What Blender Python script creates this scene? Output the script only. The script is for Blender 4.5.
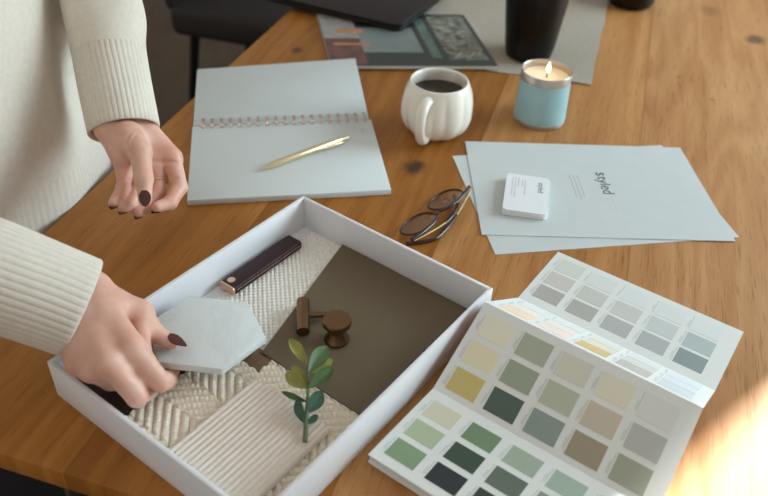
import bpy, bmesh, math, random
import numpy as np
from mathutils import Vector, Matrix

for _o in list(bpy.data.objects):
    bpy.data.objects.remove(_o)
S = bpy.context.scene
C = S.collection
PI = math.pi
ZT = 0.75            # height of the table top; all coordinates below are measured from the table top

def lin(r, g, b, k=1.0):
    f = lambda c: (c / 255 / 12.92) if c / 255 <= 0.04045 else ((c / 255 + 0.055) / 1.055) ** 2.4
    return tuple(min(0.95, f(c) * k) for c in (r, g, b)) + (1.0,)

# ------------------------------------------------------------------ camera
cd = bpy.data.cameras.new('camera')
cam = bpy.data.objects.new('camera', cd)
C.objects.link(cam)
cd.sensor_width = 36.0
cd.lens = 36.0 * 779.18 / 768
cd.clip_start = 0.02
_p, _r = 0.66695, 0.051317
_fw = Vector((0, math.cos(_p), -math.sin(_p)))
_rt = Vector((1, 0, 0))
_up = _rt.cross(_fw)
_r2 = _rt * math.cos(_r) + _up * math.sin(_r)
_u2 = -_rt * math.sin(_r) + _up * math.cos(_r)
_m = Matrix((_r2, _u2, -_fw)).transposed().to_4x4()
_m.translation = Vector((0, 0, 0.5402 + ZT))
cam.matrix_world = _m
cd.dof.use_dof = True
cd.dof.focus_distance = 0.78
cd.dof.aperture_fstop = 5.0
S.camera = cam

# ------------------------------------------------------------------ world, sun, window light, exposure
w = bpy.data.worlds.new('world')
S.world = w
w.use_nodes = True
w.node_tree.nodes['Background'].inputs[0].default_value = (1.0, 0.95, 0.875, 1)
w.node_tree.nodes['Background'].inputs[1].default_value = 0.35

sd = bpy.data.lights.new('sun', 'SUN')
sd.energy = 44.0
sd.angle = math.radians(0.9)
sd.color = (1.0, 0.97, 0.93)
sun = bpy.data.objects.new('sun', sd)
C.objects.link(sun)
_el, _az = math.radians(24), math.radians(40.6)
_d = Vector((-math.cos(_el) * math.cos(_az), -math.cos(_el) * math.sin(_az), -math.sin(_el)))
sun.rotation_euler = _d.to_track_quat('-Z', 'Y').to_euler()
sun.location = (3, 3, 3)

def area(name, loc, sx, sy, energy, color, direction):
    l = bpy.data.lights.new(name, 'AREA')
    l.shape = 'RECTANGLE'
    l.size, l.size_y, l.energy, l.color = sx, sy, energy, color
    o = bpy.data.objects.new(name, l)
    C.objects.link(o)
    o.location = (loc[0], loc[1], loc[2] + ZT)
    o.rotation_euler = Vector(direction).to_track_quat('-Z', 'Y').to_euler()
    return o
area('window_daylight', (2.36, 1.40, 0.92), 1.8, 1.45, 66, (0.72, 0.90, 1.0), (-1, -0.05, -0.15))
area('window_daylight', (2.36, 3.30, 0.92), 1.4, 1.45, 3.5, (0.75, 0.92, 1.0), (-1, -0.25, -0.15))

S.view_settings.view_transform = 'Standard'
S.view_settings.look = 'None'
S.view_settings.exposure = 0.46
S.view_settings.gamma = 1.0
S.view_settings.use_curve_mapping = False

# ------------------------------------------------------------------ materials
def new_mat(name):
    m = bpy.data.materials.new(name)
    m.use_nodes = True
    nt = m.node_tree
    return m, nt, nt.nodes['Principled BSDF']

def N(nt, kind, **kw):
    n = nt.nodes.new(kind)
    for k, v in kw.items():
        setattr(n, k, v)
    return n

def mat(name, col, rough=0.6, metal=0.0, vary=0.06, vscale=40.0, bump=0.0, bscale=300.0, sss=0.0, sss_rad=(0.01, 0.004, 0.002),
        spec=0.5, coat=0.0, trans=0.0, sheen=0.0):
    m, nt, b = new_mat(name)
    tc = N(nt, 'ShaderNodeTexCoord')
    no = N(nt, 'ShaderNodeTexNoise')
    no.inputs['Scale'].default_value = vscale
    no.inputs['Detail'].default_value = 3
    nt.links.new(tc.outputs['Object'], no.inputs['Vector'])
    hsv = N(nt, 'ShaderNodeHueSaturation')
    hsv.inputs['Color'].default_value = col
    mr = N(nt, 'ShaderNodeMapRange')
    mr.inputs['From Min'].default_value = 0.3
    mr.inputs['From Max'].default_value = 0.7
    mr.inputs['To Min'].default_value = 1 - vary
    mr.inputs['To Max'].default_value = 1 + vary
    nt.links.new(no.outputs['Fac'], mr.inputs['Value'])
    nt.links.new(mr.outputs[0], hsv.inputs['Value'])
    nt.links.new(hsv.outputs[0], b.inputs['Base Color'])
    b.inputs['Roughness'].default_value = rough
    b.inputs['Metallic'].default_value = metal
    b.inputs['Specular IOR Level'].default_value = spec
    b.inputs['Coat Weight'].default_value = coat
    b.inputs['Coat Roughness'].default_value = 0.1
    b.inputs['Transmission Weight'].default_value = trans
    b.inputs['Sheen Weight'].default_value = sheen
    if sss:
        b.inputs['Subsurface Weight'].default_value = sss
        b.inputs['Subsurface Radius'].default_value = sss_rad
        b.inputs['Subsurface Scale'].default_value = 1.0
    if bump:
        n2 = N(nt, 'ShaderNodeTexNoise')
        n2.inputs['Scale'].default_value = bscale
        n2.inputs['Detail'].default_value = 4
        nt.links.new(tc.outputs['Object'], n2.inputs['Vector'])
        bp = N(nt, 'ShaderNodeBump')
        bp.inputs['Strength'].default_value = bump
        bp.inputs['Distance'].default_value = 0.001
        nt.links.new(n2.outputs['Fac'], bp.inputs['Height'])
        nt.links.new(bp.outputs[0], b.inputs['Normal'])
    return m

def ramp(nt, stops):
    r = N(nt, 'ShaderNodeValToRGB')
    e = r.color_ramp.elements
    e[0].position, e[0].color = stops[0]
    e[1].position, e[1].color = stops[-1]
    for p, c in stops[1:-1]:
        x = e.new(p)
        x.color = c
    return r

def math_node(nt, op, a, b=None, clamp=False):
    n = N(nt, 'ShaderNodeMath', operation=op)
    n.use_clamp = clamp
    for i, v in enumerate((a, b)):
        if v is None:
            continue
        if isinstance(v, (int, float)):
            n.inputs[i].default_value = v
        else:
            nt.links.new(v, n.inputs[i])
    return n.outputs[0]

def mixc(nt, fac, a, b, blend='MIX'):
    n = N(nt, 'ShaderNodeMix', data_type='RGBA', blend_type=blend)
    if isinstance(fac, (int, float)):
        n.inputs[0].default_value = fac
    else:
        nt.links.new(fac, n.inputs[0])
    for i, v in ((6, a), (7, b)):
        if isinstance(v, tuple):
            n.inputs[i].default_value = v
        else:
            nt.links.new(v, n.inputs[i])
    return n.outputs[2]

def mapped(nt, out, scale, loc=(0, 0, 0)):
    mp = N(nt, 'ShaderNodeMapping')
    mp.inputs['Scale'].default_value = scale
    mp.inputs['Location'].default_value = loc
    nt.links.new(out, mp.inputs['Vector'])
    return mp.outputs[0]

def noise(nt, vec, scale=1.0, detail=3.0, rough=0.55, dist=0.0):
    n = N(nt, 'ShaderNodeTexNoise')
    n.inputs['Scale'].default_value = scale
    n.inputs['Detail'].default_value = detail
    n.inputs['Roughness'].default_value = rough
    n.inputs['Distortion'].default_value = dist
    nt.links.new(vec, n.inputs['Vector'])
    return n.outputs['Fac']

def wood_mat(name, dark, mid, light, plank=0.0, pale_from=None, knots=(), rough=0.42, gs=1.0, spec=0.5):
    """wood with its grain along local Y"""
    m, nt, b = new_mat(name)
    tc = N(nt, 'ShaderNodeTexCoord')
    vec = tc.outputs['Object']
    sep = N(nt, 'ShaderNodeSeparateXYZ')
    nt.links.new(vec, sep.inputs[0])
    X, Y = sep.outputs[0], sep.outputs[1]
    if plank:
        idx = math_node(nt, 'FLOOR', math_node(nt, 'DIVIDE', X, plank))
        wn = N(nt, 'ShaderNodeTexWhiteNoise', noise_dimensions='1D')
        nt.links.new(idx, wn.inputs['W'])
        comb = N(nt, 'ShaderNodeCombineXYZ')
        nt.links.new(X, comb.inputs[0])
        nt.links.new(math_node(nt, 'ADD', Y, math_node(nt, 'MULTIPLY', wn.outputs['Value'], 7.0)), comb.inputs[1])
        nt.links.new(math_node(nt, 'MULTIPLY', wn.outputs['Value'], 3.0), comb.inputs[2])
        vec2 = comb.outputs[0]
    else:
        vec2 = vec
    # warp round each knot
    broad = noise(nt, mapped(nt, vec2, (7 * gs, 0.8 * gs, 1)), 1.0, 2, 0.5, 0.3)
    rings = math_node(nt, 'SINE', math_node(nt, 'MULTIPLY', broad, 75.0))
    rings = math_node(nt, 'MULTIPLY_ADD', rings, 0.5)
    rings.node.inputs[2].default_value = 0.5
    mottled = noise(nt, mapped(nt, vec2, (5 * gs, 1.6 * gs, 1), (3, 1, 0)), 1.0, 4, 0.6)
    streak = noise(nt, mapped(nt, vec2, (95 * gs, 4.0 * gs, 1)), 1.0, 4, 0.65)
    pores = noise(nt, mapped(nt, vec2, (480 * gs, 26 * gs, 1)), 1.0, 2, 0.6)
    t = math_node(nt, 'ADD', math_node(nt, 'MULTIPLY', mottled, 0.55), math_node(nt, 'MULTIPLY', streak, 0.35))
    t = math_node(nt, 'ADD', t, math_node(nt, 'MULTIPLY', rings, 0.12))
    if plank:
        t = math_node(nt, 'ADD', t, math_node(nt, 'MULTIPLY', math_node(nt, 'SUBTRACT', wn.outputs['Value'], 0.5), 0.16))
    rp = ramp(nt, [(0.30, dark), (0.5, mid), (0.72, light)])
    nt.links.new(t, rp.inputs[0])
    col = rp.outputs[0]
    if pale_from is not None:      # boards past each X limit are mixed paler and pinker
        pale = math_node(nt, 'MULTIPLY', math_node(nt, 'GREATER_THAN', X, pale_from[0]), 0.38)
        pale = math_node(nt, 'ADD', pale, math_node(nt, 'MULTIPLY', math_node(nt, 'GREATER_THAN', X, pale_from[1]), 0.24))
        rp2 = ramp(nt, [(0.30, lin(158, 108, 66)), (0.5, lin(186, 136, 92)), (0.72, lin(204, 158, 114))])
        nt.links.new(t, rp2.inputs[0])
        col = mixc(nt, pale, col, rp2.outputs[0])
    pm = N(nt, 'ShaderNodeMapRange')
    pm.inputs['From Min'].default_value = 0.30
    pm.inputs['From Max'].default_value = 0.45
    pm.inputs['To Min'].default_value = 0.38
    pm.inputs['To Max'].default_value = 0.0
    nt.links.new(pores, pm.inputs['Value'])
    col = mixc(nt, pm.outputs[0], col, tuple(c * 0.45 for c in dark[:3]) + (1,))
    if plank:
        fr = math_node(nt, 'FRACT', math_node(nt, 'DIVIDE', X, plank))
        seam = math_node(nt, 'LESS_THAN', math_node(nt, 'ABSOLUTE', math_node(nt, 'SUBTRACT', fr, 0.5)), 0.4945)
        seam = math_node(nt, 'SUBTRACT', 1.0, seam)
        col = mixc(nt, math_node(nt, 'MULTIPLY', seam, 0.30), col, tuple(c * 0.3 for c in dark[:3]) + (1,))
    wob = noise(nt, mapped(nt, vec, (45, 30, 1)), 1.0, 3, 0.6)
    for (ku, kv, kr, kd) in knots:
        dx = math_node(nt, 'DIVIDE', math_node(nt, 'SUBTRACT', X, ku), kr)
        dy = math_node(nt, 'DIVIDE', math_node(nt, 'SUBTRACT', Y, kv), kr * 1.25)
        dd = math_node(nt, 'SQRT', math_node(nt, 'ADD', math_node(nt, 'MULTIPLY', dx, dx), math_node(nt, 'MULTIPLY', dy, dy)))
        dd = math_node(nt, 'ADD', dd, math_node(nt, 'MULTIPLY', math_node(nt, 'SUBTRACT', wob, 0.5), 1.8))
        k = N(nt, 'ShaderNodeMapRange')
        k.inputs['From Min'].default_value = 0.45
        k.inputs['From Max'].default_value = 1.25
        k.inputs['To Min'].default_value = kd
        k.inputs['To Max'].default_value = 0.0
        nt.links.new(dd, k.inputs['Value'])
        col = mixc(nt, k.outputs[0], col, (0.030, 0.015, 0.008, 1))
    nt.links.new(col, b.inputs['Base Color'])
    rr = N(nt, 'ShaderNodeMapRange')
    rr.inputs['To Min'].default_value = rough - 0.08
    rr.inputs['To Max'].default_value = rough + 0.12
    nt.links.new(streak, rr.inputs['Value'])
    nt.links.new(rr.outputs[0], b.inputs['Roughness'])
    b.inputs['Specular IOR Level'].default_value = spec
    bp = N(nt, 'ShaderNodeBump')
    bp.inputs['Strength'].default_value = 0.12
    bp.inputs['Distance'].default_value = 0.0006
    nt.links.new(math_node(nt, 'ADD', streak, pores), bp.inputs['Height'])
    nt.links.new(bp.outputs[0], b.inputs['Normal'])
    return m

M = {}
M['paper'] = mat('paper', lin(204, 210, 209), 0.75, vary=0.015)
M['print_black'] = mat('print_black', lin(30, 30, 32), 0.7, vary=0)
M['print_grey'] = mat('print_grey', lin(160, 162, 162), 0.8, vary=0)
M['print_label'] = mat('print_label', lin(176, 178, 175), 0.8, vary=0)
M['print_pale'] = mat('print_pale', lin(192, 196, 195), 0.8, vary=0)
M['card_white'] = mat('card_white', lin(236, 240, 243), 0.55, vary=0.01)
M['tray_white'] = mat('tray_white', lin(232, 232, 234), 0.6, vary=0.015, bump=0.05)
M['taupe'] = mat('taupe', lin(108, 93, 71), 0.62, vary=0.02, bump=0.05)
M['leather'] = mat('leather', lin(52, 29, 30), 0.42, vary=0.12, bump=0.10, bscale=900, spec=0.28)
M['copper'] = mat('copper', lin(232, 194, 172), 0.36, 1.0, vary=0.05)
M['bronze'] = mat('bronze', lin(126, 98, 72), 0.27, 1.0, vary=0.06, vscale=120)
M['gold'] = mat('gold', lin(240, 222, 182), 0.28, 1.0, vary=0.03)
M['rose_wire'] = mat('rose_wire', lin(196, 160, 138), 0.3, 1.0, vary=0.03)
M['black_metal'] = mat('black_metal', lin(26, 24, 24), 0.4, 0.5, vary=0.1)
M['rope'] = mat('rope', lin(240, 229, 211), 0.9, vary=0.10, vscale=260, sheen=0.2, spec=0.2)
M['boucle'] = mat('boucle', lin(240, 236, 228), 0.9, vary=0.10, vscale=330, sheen=0.2, spec=0.2)
M['ribbed_clay'] = mat('ribbed_clay', lin(226, 214, 200), 0.7, vary=0.05, vscale=300)
M['dark_veneer'] = mat('dark_veneer', lin(58, 40, 36), 0.5, vary=0.2, vscale=60)
M['ceramic'] = mat('ceramic', lin(240, 234, 222), 0.18, vary=0.02, coat=0.4)
M['coffee'] = mat('coffee', lin(40, 20, 12), 0.08, vary=0)
M['candle_blue'] = mat('candle_blue', lin(156, 194, 200), 0.45, vary=0.03)
M['tin'] = mat('tin', lin(190, 184, 178), 0.35, 0.85, vary=0.08)
M['wax'] = mat('wax', lin(244, 226, 205), 0.45, vary=0.02, sss=0.6, sss_rad=(0.01, 0.006, 0.004))
M['wick'] = mat('wick', lin(40, 30, 25), 0.9)
M['vase_black'] = mat('vase_black', lin(17, 12, 11), 0.30, vary=0.15, spec=0.3)
M['linen'] = mat('linen', lin(168, 158, 143), 0.9, vary=0.06, vscale=200, bump=0.25, bscale=700)
M['laptop'] = mat('laptop', lin(36, 28, 29), 0.4, 0.4, vary=0.05)
M['chair_dark'] = mat('chair_dark', lin(40, 34, 34), 0.7, vary=0.1)
M['tortoise'] = mat('tortoise', lin(44, 27, 21), 0.25, vary=0.5, vscale=120, coat=0.1)
M['stem'] = mat('stem', lin(96, 112, 74), 0.6)
M['leaf_young'] = mat('leaf_young', lin(146, 148, 74), 0.45, vary=0.2, vscale=90)
M['leaf_mid'] = mat('leaf_mid', lin(92, 119, 76), 0.42, vary=0.2, vscale=90)
M['leaf_old'] = mat('leaf_old', lin(62, 98, 78), 0.42, vary=0.22, vscale=90)
M['nail'] = mat('nail', lin(78, 34, 27), 0.16, vary=0.04, coat=0.25)
M['hair'] = mat('hair', lin(92, 62, 42), 0.5, vary=0.25, vscale=60)
M['trousers'] = mat('trousers', lin(34, 34, 40), 0.85, vary=0.1)
M['shoe'] = mat('shoe', lin(60, 50, 45), 0.6)
M['eye'] = mat('eye', lin(230, 228, 224), 0.2, vary=0)
M['iris'] = mat('iris', lin(70, 50, 35), 0.2, vary=0)
M['lip'] = mat('lip', lin(176, 106, 100), 0.45)
M['plaster'] = mat('plaster', lin(216, 214, 206), 0.9, vary=0.02)
M['skirting'] = mat('skirting', lin(222, 224, 220), 0.6)
M['sweater'] = mat('sweater', lin(220, 211, 197), 0.92, vary=0.04, vscale=170, bump=0.3, bscale=900, sheen=0.1, spec=0.2)

# skin: warm pink with redder patches
def skin_mat():
    m, nt, b = new_mat('skin')
    tc = N(nt, 'ShaderNodeTexCoord')
    f = noise(nt, tc.outputs['Object'], 32, 3, 0.6)
    rp = ramp(nt, [(0.34, lin(214, 160, 140)), (0.52, lin(220, 172, 152)), (0.70, lin(226, 184, 166))])
    nt.links.new(f, rp.inputs[0])
    nt.links.new(rp.outputs[0], b.inputs['Base Color'])
    b.inputs['Roughness'].default_value = 0.48
    b.inputs['Subsurface Weight'].default_value = 0.35
    b.inputs['Subsurface Radius'].default_value = (0.009, 0.0035, 0.002)
    b.inputs['Subsurface Scale'].default_value = 0.8
    f2 = noise(nt, tc.outputs['Object'], 420, 4, 0.6)
    bp = N(nt, 'ShaderNodeBump')
    bp.inputs['Strength'].default_value = 0.10
    bp.inputs['Distance'].default_value = 0.0006
    nt.links.new(f2, bp.inputs['Height'])
    nt.links.new(bp.outputs[0], b.inputs['Normal'])
    return m
M['skin'] = skin_mat()

def marble_mat():
    m, nt, b = new_mat('marble')
    tc = N(nt, 'ShaderNodeTexCoord')
    f = noise(nt, tc.outputs['Object'], 9, 5, 0.6, 1.2)
    v = math_node(nt, 'ABSOLUTE', math_node(nt, 'SUBTRACT', f, 0.5))
    rp = ramp(nt, [(0.0, lin(206, 211, 209)), (0.025, lin(214, 218, 216)), (0.12, lin(218, 222, 219))])
    nt.links.new(v, rp.inputs[0])
    nt.links.new(rp.outputs[0], b.inputs['Base Color'])
    b.inputs['Roughness'].default_value = 0.5
    b.inputs['Subsurface Weight'].default_value = 0.2
    b.inputs['Subsurface Radius'].default_value = (0.004, 0.004, 0.004)
    return m
M['marble'] = marble_mat()

def lens_mat(name='lens', tint=(0.90, 0.86, 0.84, 1), gloss=0.1):
    m = bpy.data.materials.new(name)
    m.use_nodes = True
    nt = m.node_tree
    nt.nodes.clear()
    out = N(nt, 'ShaderNodeOutputMaterial')
    tr = N(nt, 'ShaderNodeBsdfTransparent')
    tr.inputs[0].default_value = tint
    gl = N(nt, 'ShaderNodeBsdfGlossy')
    gl.inputs['Roughness'].default_value = 0.05
    mx = N(nt, 'ShaderNodeMixShader')
    mx.inputs[0].default_value = gloss
    nt.links.new(tr.outputs[0], mx.inputs[1])
    nt.links.new(gl.outputs[0], mx.inputs[2])
    nt.links.new(mx.outputs[0], out.inputs[0])
    return m
M['lens'] = lens_mat()
M['window_glass'] = lens_mat('window_glass', (0.97, 0.98, 0.98, 1), 0.04)

def emit_mat(name, col, strength):
    m = bpy.data.materials.new(name)
    m.use_nodes = True
    nt = m.node_tree
    nt.nodes.clear()
    out = N(nt, 'ShaderNodeOutputMaterial')
    e = N(nt, 'ShaderNodeEmission')
    e.inputs[0].default_value = col
    e.inputs[1].default_value = strength
    nt.links.new(e.outputs[0], out.inputs[0])
    return m
M['flame'] = emit_mat('flame', (1.0, 0.62, 0.22, 1), 7.0)
M['flame_core'] = emit_mat('flame_core', (1.0, 0.80, 0.48, 1), 5.0)

def page_mat():
    """white page with very faint ruling running away from the spiral"""
    m, nt, b = new_mat('ruled_page')
    tc = N(nt, 'ShaderNodeTexCoord')
    sep = N(nt, 'ShaderNodeSeparateXYZ')
    nt.links.new(tc.outputs['Object'], sep.inputs[0])
    fr = math_node(nt, 'FRACT', math_node(nt, 'DIVIDE', sep.outputs[0], 0.0045))
    ln = math_node(nt, 'LESS_THAN', fr, 0.14)
    col = mixc(nt, math_node(nt, 'MULTIPLY', ln, 0.22), lin(214, 220, 219), lin(186, 194, 195))
    nt.links.new(col, b.inputs['Base Color'])
    b.inputs['Roughness'].default_value = 0.8
    return m
M['page'] = page_mat()

# ------------------------------------------------------------------ scene helpers
ROOT = {}

def thing(name, label, cat, loc=(0, 0, 0), rotz=0.0, group=None):
    o = bpy.data.objects.new(name, None)
    C.objects.link(o)
    o.empty_display_size = 0.02
    o.location = (loc[0], loc[1], loc[2] + ZT)
    o.rotation_euler = (0, 0, rotz)
    o['label'] = label
    o['category'] = cat
    if group:
        o['group'] = group
    ROOT[o.name] = Matrix.Translation(Vector(loc)) @ Matrix.Rotation(rotz, 4, 'Z')
    return o

def root_of(o):
    while o.parent:
        o = o.parent
    return o

def mesh_from(verts, faces, mats, fmat=None):
    me = bpy.data.meshes.new('m')
    me.from_pydata([tuple(v) for v in verts], [], [tuple(f) for f in faces])
    for m in (mats if isinstance(mats, (list, tuple)) else [mats]):
        me.materials.append(m)
    if fmat is not None:
        me.polygons.foreach_set('material_index', list(fmat))
    me.update()
    return me

class MB:
    """collects shapes, in table coordinates, for ONE mesh object"""
    def __init__(self):
        self.v, self.f, self.mi = [], [], []
    def add(self, V, F, mi=0, T=None):
        n = len(self.v)
        for p in V:
            p = Vector(p)
            self.v.append(T @ p if T is not None else p)
        for f in F:
            self.f.append([i + n for i in f])
            self.mi.append(mi)
        return self
    def box(self, lo, hi, T=None, mi=0):
        x0, y0, z0 = lo
        x1, y1, z1 = hi
        V = [(x0, y0, z0), (x1, y0, z0), (x1, y1, z0), (x0, y1, z0), (x0, y0, z1), (x1, y0, z1), (x1, y1, z1), (x0, y1, z1)]
        F = [(0, 3, 2, 1), (4, 5, 6, 7), (0, 1, 5, 4), (1, 2, 6, 5), (2, 3, 7, 6), (3, 0, 4, 7)]
        return self.add(V, F, mi, T)
    def hexa(self, bottom, top, mi=0):
        V = list(bottom) + list(top)
        F = [(0, 3, 2, 1), (4, 5, 6, 7), (0, 1, 5, 4), (1, 2, 6, 5), (2, 3, 7, 6), (3, 0, 4, 7)]
        return self.add(V, F, mi)
    def prism(self, poly, z0, z1, T=None, mi=0):
        n = len(poly)
        V = [(x, y, z0) for x, y in poly] + [(x, y, z1) for x, y in poly]
        F = [tuple(range(n))[::-1], tuple(range(n, 2 * n))]
        F += [(i, (i + 1) % n, n + (i + 1) % n, n + i) for i in range(n)]
        return self.add(V, F, mi, T)
    def rings(self, R, cap0=True, cap1=True, mi=0, T=None, close=False):
        n = len(R[0])
        V = [p for r in R for p in r]
        F = []
        m = len(R)
        for j in range(m if close else m - 1):
            k = (j + 1) % m
            for i in range(n):
                F.append((j * n + i, j * n + (i + 1) % n, k * n + (i + 1) % n, k * n + i))
        if not close:
            if cap0:
                F.append(tuple(range(n))[::-1])
            if cap1:
                F.append(tuple((m - 1) * n + i for i in range(n)))
        return self.add(V, F, mi, T)
    def lathe(self, prof, c=(0, 0, 0), n=48, T=None, mi=0, rfun=None, cap0=True, cap1=True):
        R = []
        for (r, z) in prof:
            R.append([(c[0] + r * (rfun(2 * PI * i / n, r, z) if rfun else 1) * math.cos(2 * PI * i / n),
                       c[1] + r * (rfun(2 * PI * i / n, r, z) if rfun else 1) * math.sin(2 * PI * i / n), c[2] + z) for i in range(n)])
        return self.rings(R, cap0, cap1, mi, T)
    def tube(self, path, rad, n=10, mi=0, T=None, flat=1.0, up=None, close=False):
        P = [Vector(p) for p in path]
        m = len(P)
        R = []
        prev = None
        for i, p in enumerate(P):
            if close:
                t = (P[(i + 1) % m] - P[i - 1]).normalized()
            else:
                t = (P[min(i + 1, m - 1)] - P[max(i - 1, 0)]).normalized()
            if prev is None:
                a = Vector(up) if up else (Vector((0, 0, 1)) if abs(t.z) < 0.9 else Vector((1, 0, 0)))
                nrm = (a - t * a.dot(t)).normalized()
            else:
                nrm = (prev - t * prev.dot(t)).normalized()
            prev = nrm
            bn = t.cross(nrm)
            r = rad[i] if isinstance(rad, (list, tuple)) else rad
            R.append([p + nrm * (r * flat * math.cos(2 * PI * k / n)) + bn * (r * math.sin(2 * PI * k / n)) for k in range(n)])
        return self.rings(R, True, True, mi, T, close)
    def grid(self, fn, nu, nv, mi=0):
        V = [fn(i / nu, j / nv) for j in range(nv + 1) for i in range(nu + 1)]
        F = [(j * (nu + 1) + i, j * (nu + 1) + i + 1, (j + 1) * (nu + 1) + i + 1, (j + 1) * (nu + 1) + i) for j in range(nv) for i in range(nu)]
        return self.add(V, F, mi)
    def bevel(self, width, seg=2, angle=30):
        bm = bmesh.new()
        vs = [bm.verts.new(p) for p in self.v]
        for f, mi in zip(self.f, self.mi):
            try:
                bm.faces.new([vs[i] for i in f]).material_index = mi
            except ValueError:
                pass
        bm.normal_update()
        ed = [e for e in bm.edges if len(e.link_faces) == 2 and e.calc_face_angle(0) > math.radians(angle)]
        bmesh.ops.bevel(bm, geom=ed, offset=width, segments=seg, affect='EDGES', profile=0.5, clamp_overlap=True)
        bm.verts.index_update()
        self.v = [v.co.copy() for v in bm.verts]
        self.f = [[v.index for v in f.verts] for f in bm.faces]
        self.mi = [f.material_index for f in bm.faces]
        bm.free()
        return self
    def build(self, name, mats, parent, smooth=True, angle=35):
        r = root_of(parent)
        inv = ROOT[r.name].inverted()
        me = mesh_from([inv @ p for p in self.v], self.f, mats, self.mi)
        return finish(name, me, parent, smooth, angle)

def finish(name, me, parent, smooth=True, angle=35):
    bm = bmesh.new()
    bm.from_mesh(me)
    bmesh.ops.recalc_face_normals(bm, faces=bm.faces)
    bm.to_mesh(me)
    bm.free()
    if smooth:
        me.shade_smooth()
        me.set_sharp_from_angle(angle=math.radians(angle))
    o = bpy.data.objects.new(name, me)
    me.name = name
    C.objects.link(o)
    o.parent = parent
    return o

def struct(name, mb, mats, smooth=False):
    me = mesh_from([p + Vector((0, 0, ZT)) for p in mb.v], mb.f, mats, mb.mi)
    o = bpy.data.objects.new(name, me)
    C.objects.link(o)
    o['kind'] = 'structure'
    return o

def copy_thing(o, loc, rotz, label=None):
    r = o.copy()
    C.objects.link(r)
    r.location = (loc[0], loc[1], loc[2] + ZT)
    r.rotation_euler = (0, 0, rotz)
    if label:
        r['label'] = label
    ROOT[r.name] = Matrix.Translation(Vector(loc)) @ Matrix.Rotation(rotz, 4, 'Z')
    for ch in list(o.children):
        c = ch.copy()
        C.objects.link(c)
        c.parent = r
        for g in list(ch.children):
            d = g.copy()
            C.objects.link(d)
            d.parent = c
    return r

def text_mb(body, size, T, extrude=0.00008):
    cu = bpy.data.curves.new('t', 'FONT')
    cu.body = body
    cu.size = size
    cu.extrude = extrude
    cu.align_x = 'CENTER'
    o = bpy.data.objects.new('t', cu)
    C.objects.link(o)
    dg = bpy.context.evaluated_depsgraph_get()
    me = bpy.data.meshes.new_from_object(o.evaluated_get(dg))
    mb = MB()
    mb.add([v.co.copy() for v in me.vertices], [list(p.vertices) for p in me.polygons], 0, T)
    bpy.data.objects.remove(o)
    bpy.data.curves.remove(cu)
    bpy.data.meshes.remove(me)
    return mb

def spline(P, n):
    """Catmull-Rom through points of any dimension"""
    P = [np.array(p, float) for p in P]
    P = [2 * P[0] - P[1]] + P + [2 * P[-1] - P[-2]]
    out = []
    for i in range(1, len(P) - 2):
        for k in range(n):
            t = k / n
            a, b, c, d = P[i - 1], P[i], P[i + 1], P[i + 2]
            out.append(0.5 * ((2 * b) + (-a + c) * t + (2 * a - 5 * b + 4 * c - d) * t * t + (-a + 3 * b - 3 * c + d) * t ** 3))
    out.append(P[-2])
    return out

# ------------------------------------------------------------------ the room
FZ = -ZT
struct('floor', MB().box((-3.2, -1.4, FZ - 0.05), (2.5, 4.6, FZ)),
       [wood_mat('floor_wood', lin(56, 38, 22), lin(70, 50, 30), lin(84, 62, 40), plank=0.16, rough=0.5)])
struct('wall_back', MB().box((-3.2, 4.6, FZ), (2.55, 4.7, 2.6)), [M['plaster']])
struct('baseboard_back', MB().box((-3.2, 4.58, FZ), (2.4, 4.6, FZ + 0.1)), [M['skirting']])
# right wall with two window openings (sill 0.15 above the table, head 1.75)
wr = MB()
X0, X1 = 2.40, 2.55
WY = [(0.45, 1.85), (2.02, 2.36), (2.60, 4.00)]          # added sun-blocking blinds on either side of a pane narrowed to shape the sunbeam
e_ = [-1.4] + [y for p in WY for y in p] + [4.7]
for y0, y1 in zip(e_[0::2], e_[1::2]):
    wr.box((X0, y0, FZ), (X1, y1, 2.6))
for y0, y1 in WY:
    wr.box((X0, y0, FZ), (X1, y1, 0.15)).box((X0, y0, 1.66), (X1, y1, 2.6))
struct('wall_right', wr, [M['plaster']])
for k, (y0, y1) in enumerate(WY):
    wf = MB()
    for a, b_ in ((y0, y0 + 0.035), (y1 - 0.035, y1)):
        wf.box((X0 + 0.03, a, 0.15), (X0 + 0.08, b_, 1.66))
    wf.box((X0 + 0.03, y0, 0.15), (X0 + 0.08, y1, 0.19)).box((X0 + 0.03, y0, 1.62), (X0 + 0.08, y1, 1.66))
    struct('window_%d' % (k + 1), wf, [M['skirting']])
    if k == 1:
        struct('window_2_pane', MB().box((X0 + 0.052, y0 + 0.035, 0.19), (X0 + 0.056, y1 - 0.035, 1.62)), [M['window_glass']])
    else:
        struct('window_%d_blind' % (k + 1), MB().box((X0 + 0.085, y0, 0.15), (X0 + 0.09, y1, 1.66)), [M['linen']])  # unseen blind, added to keep the sun off the rest of the table

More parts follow.
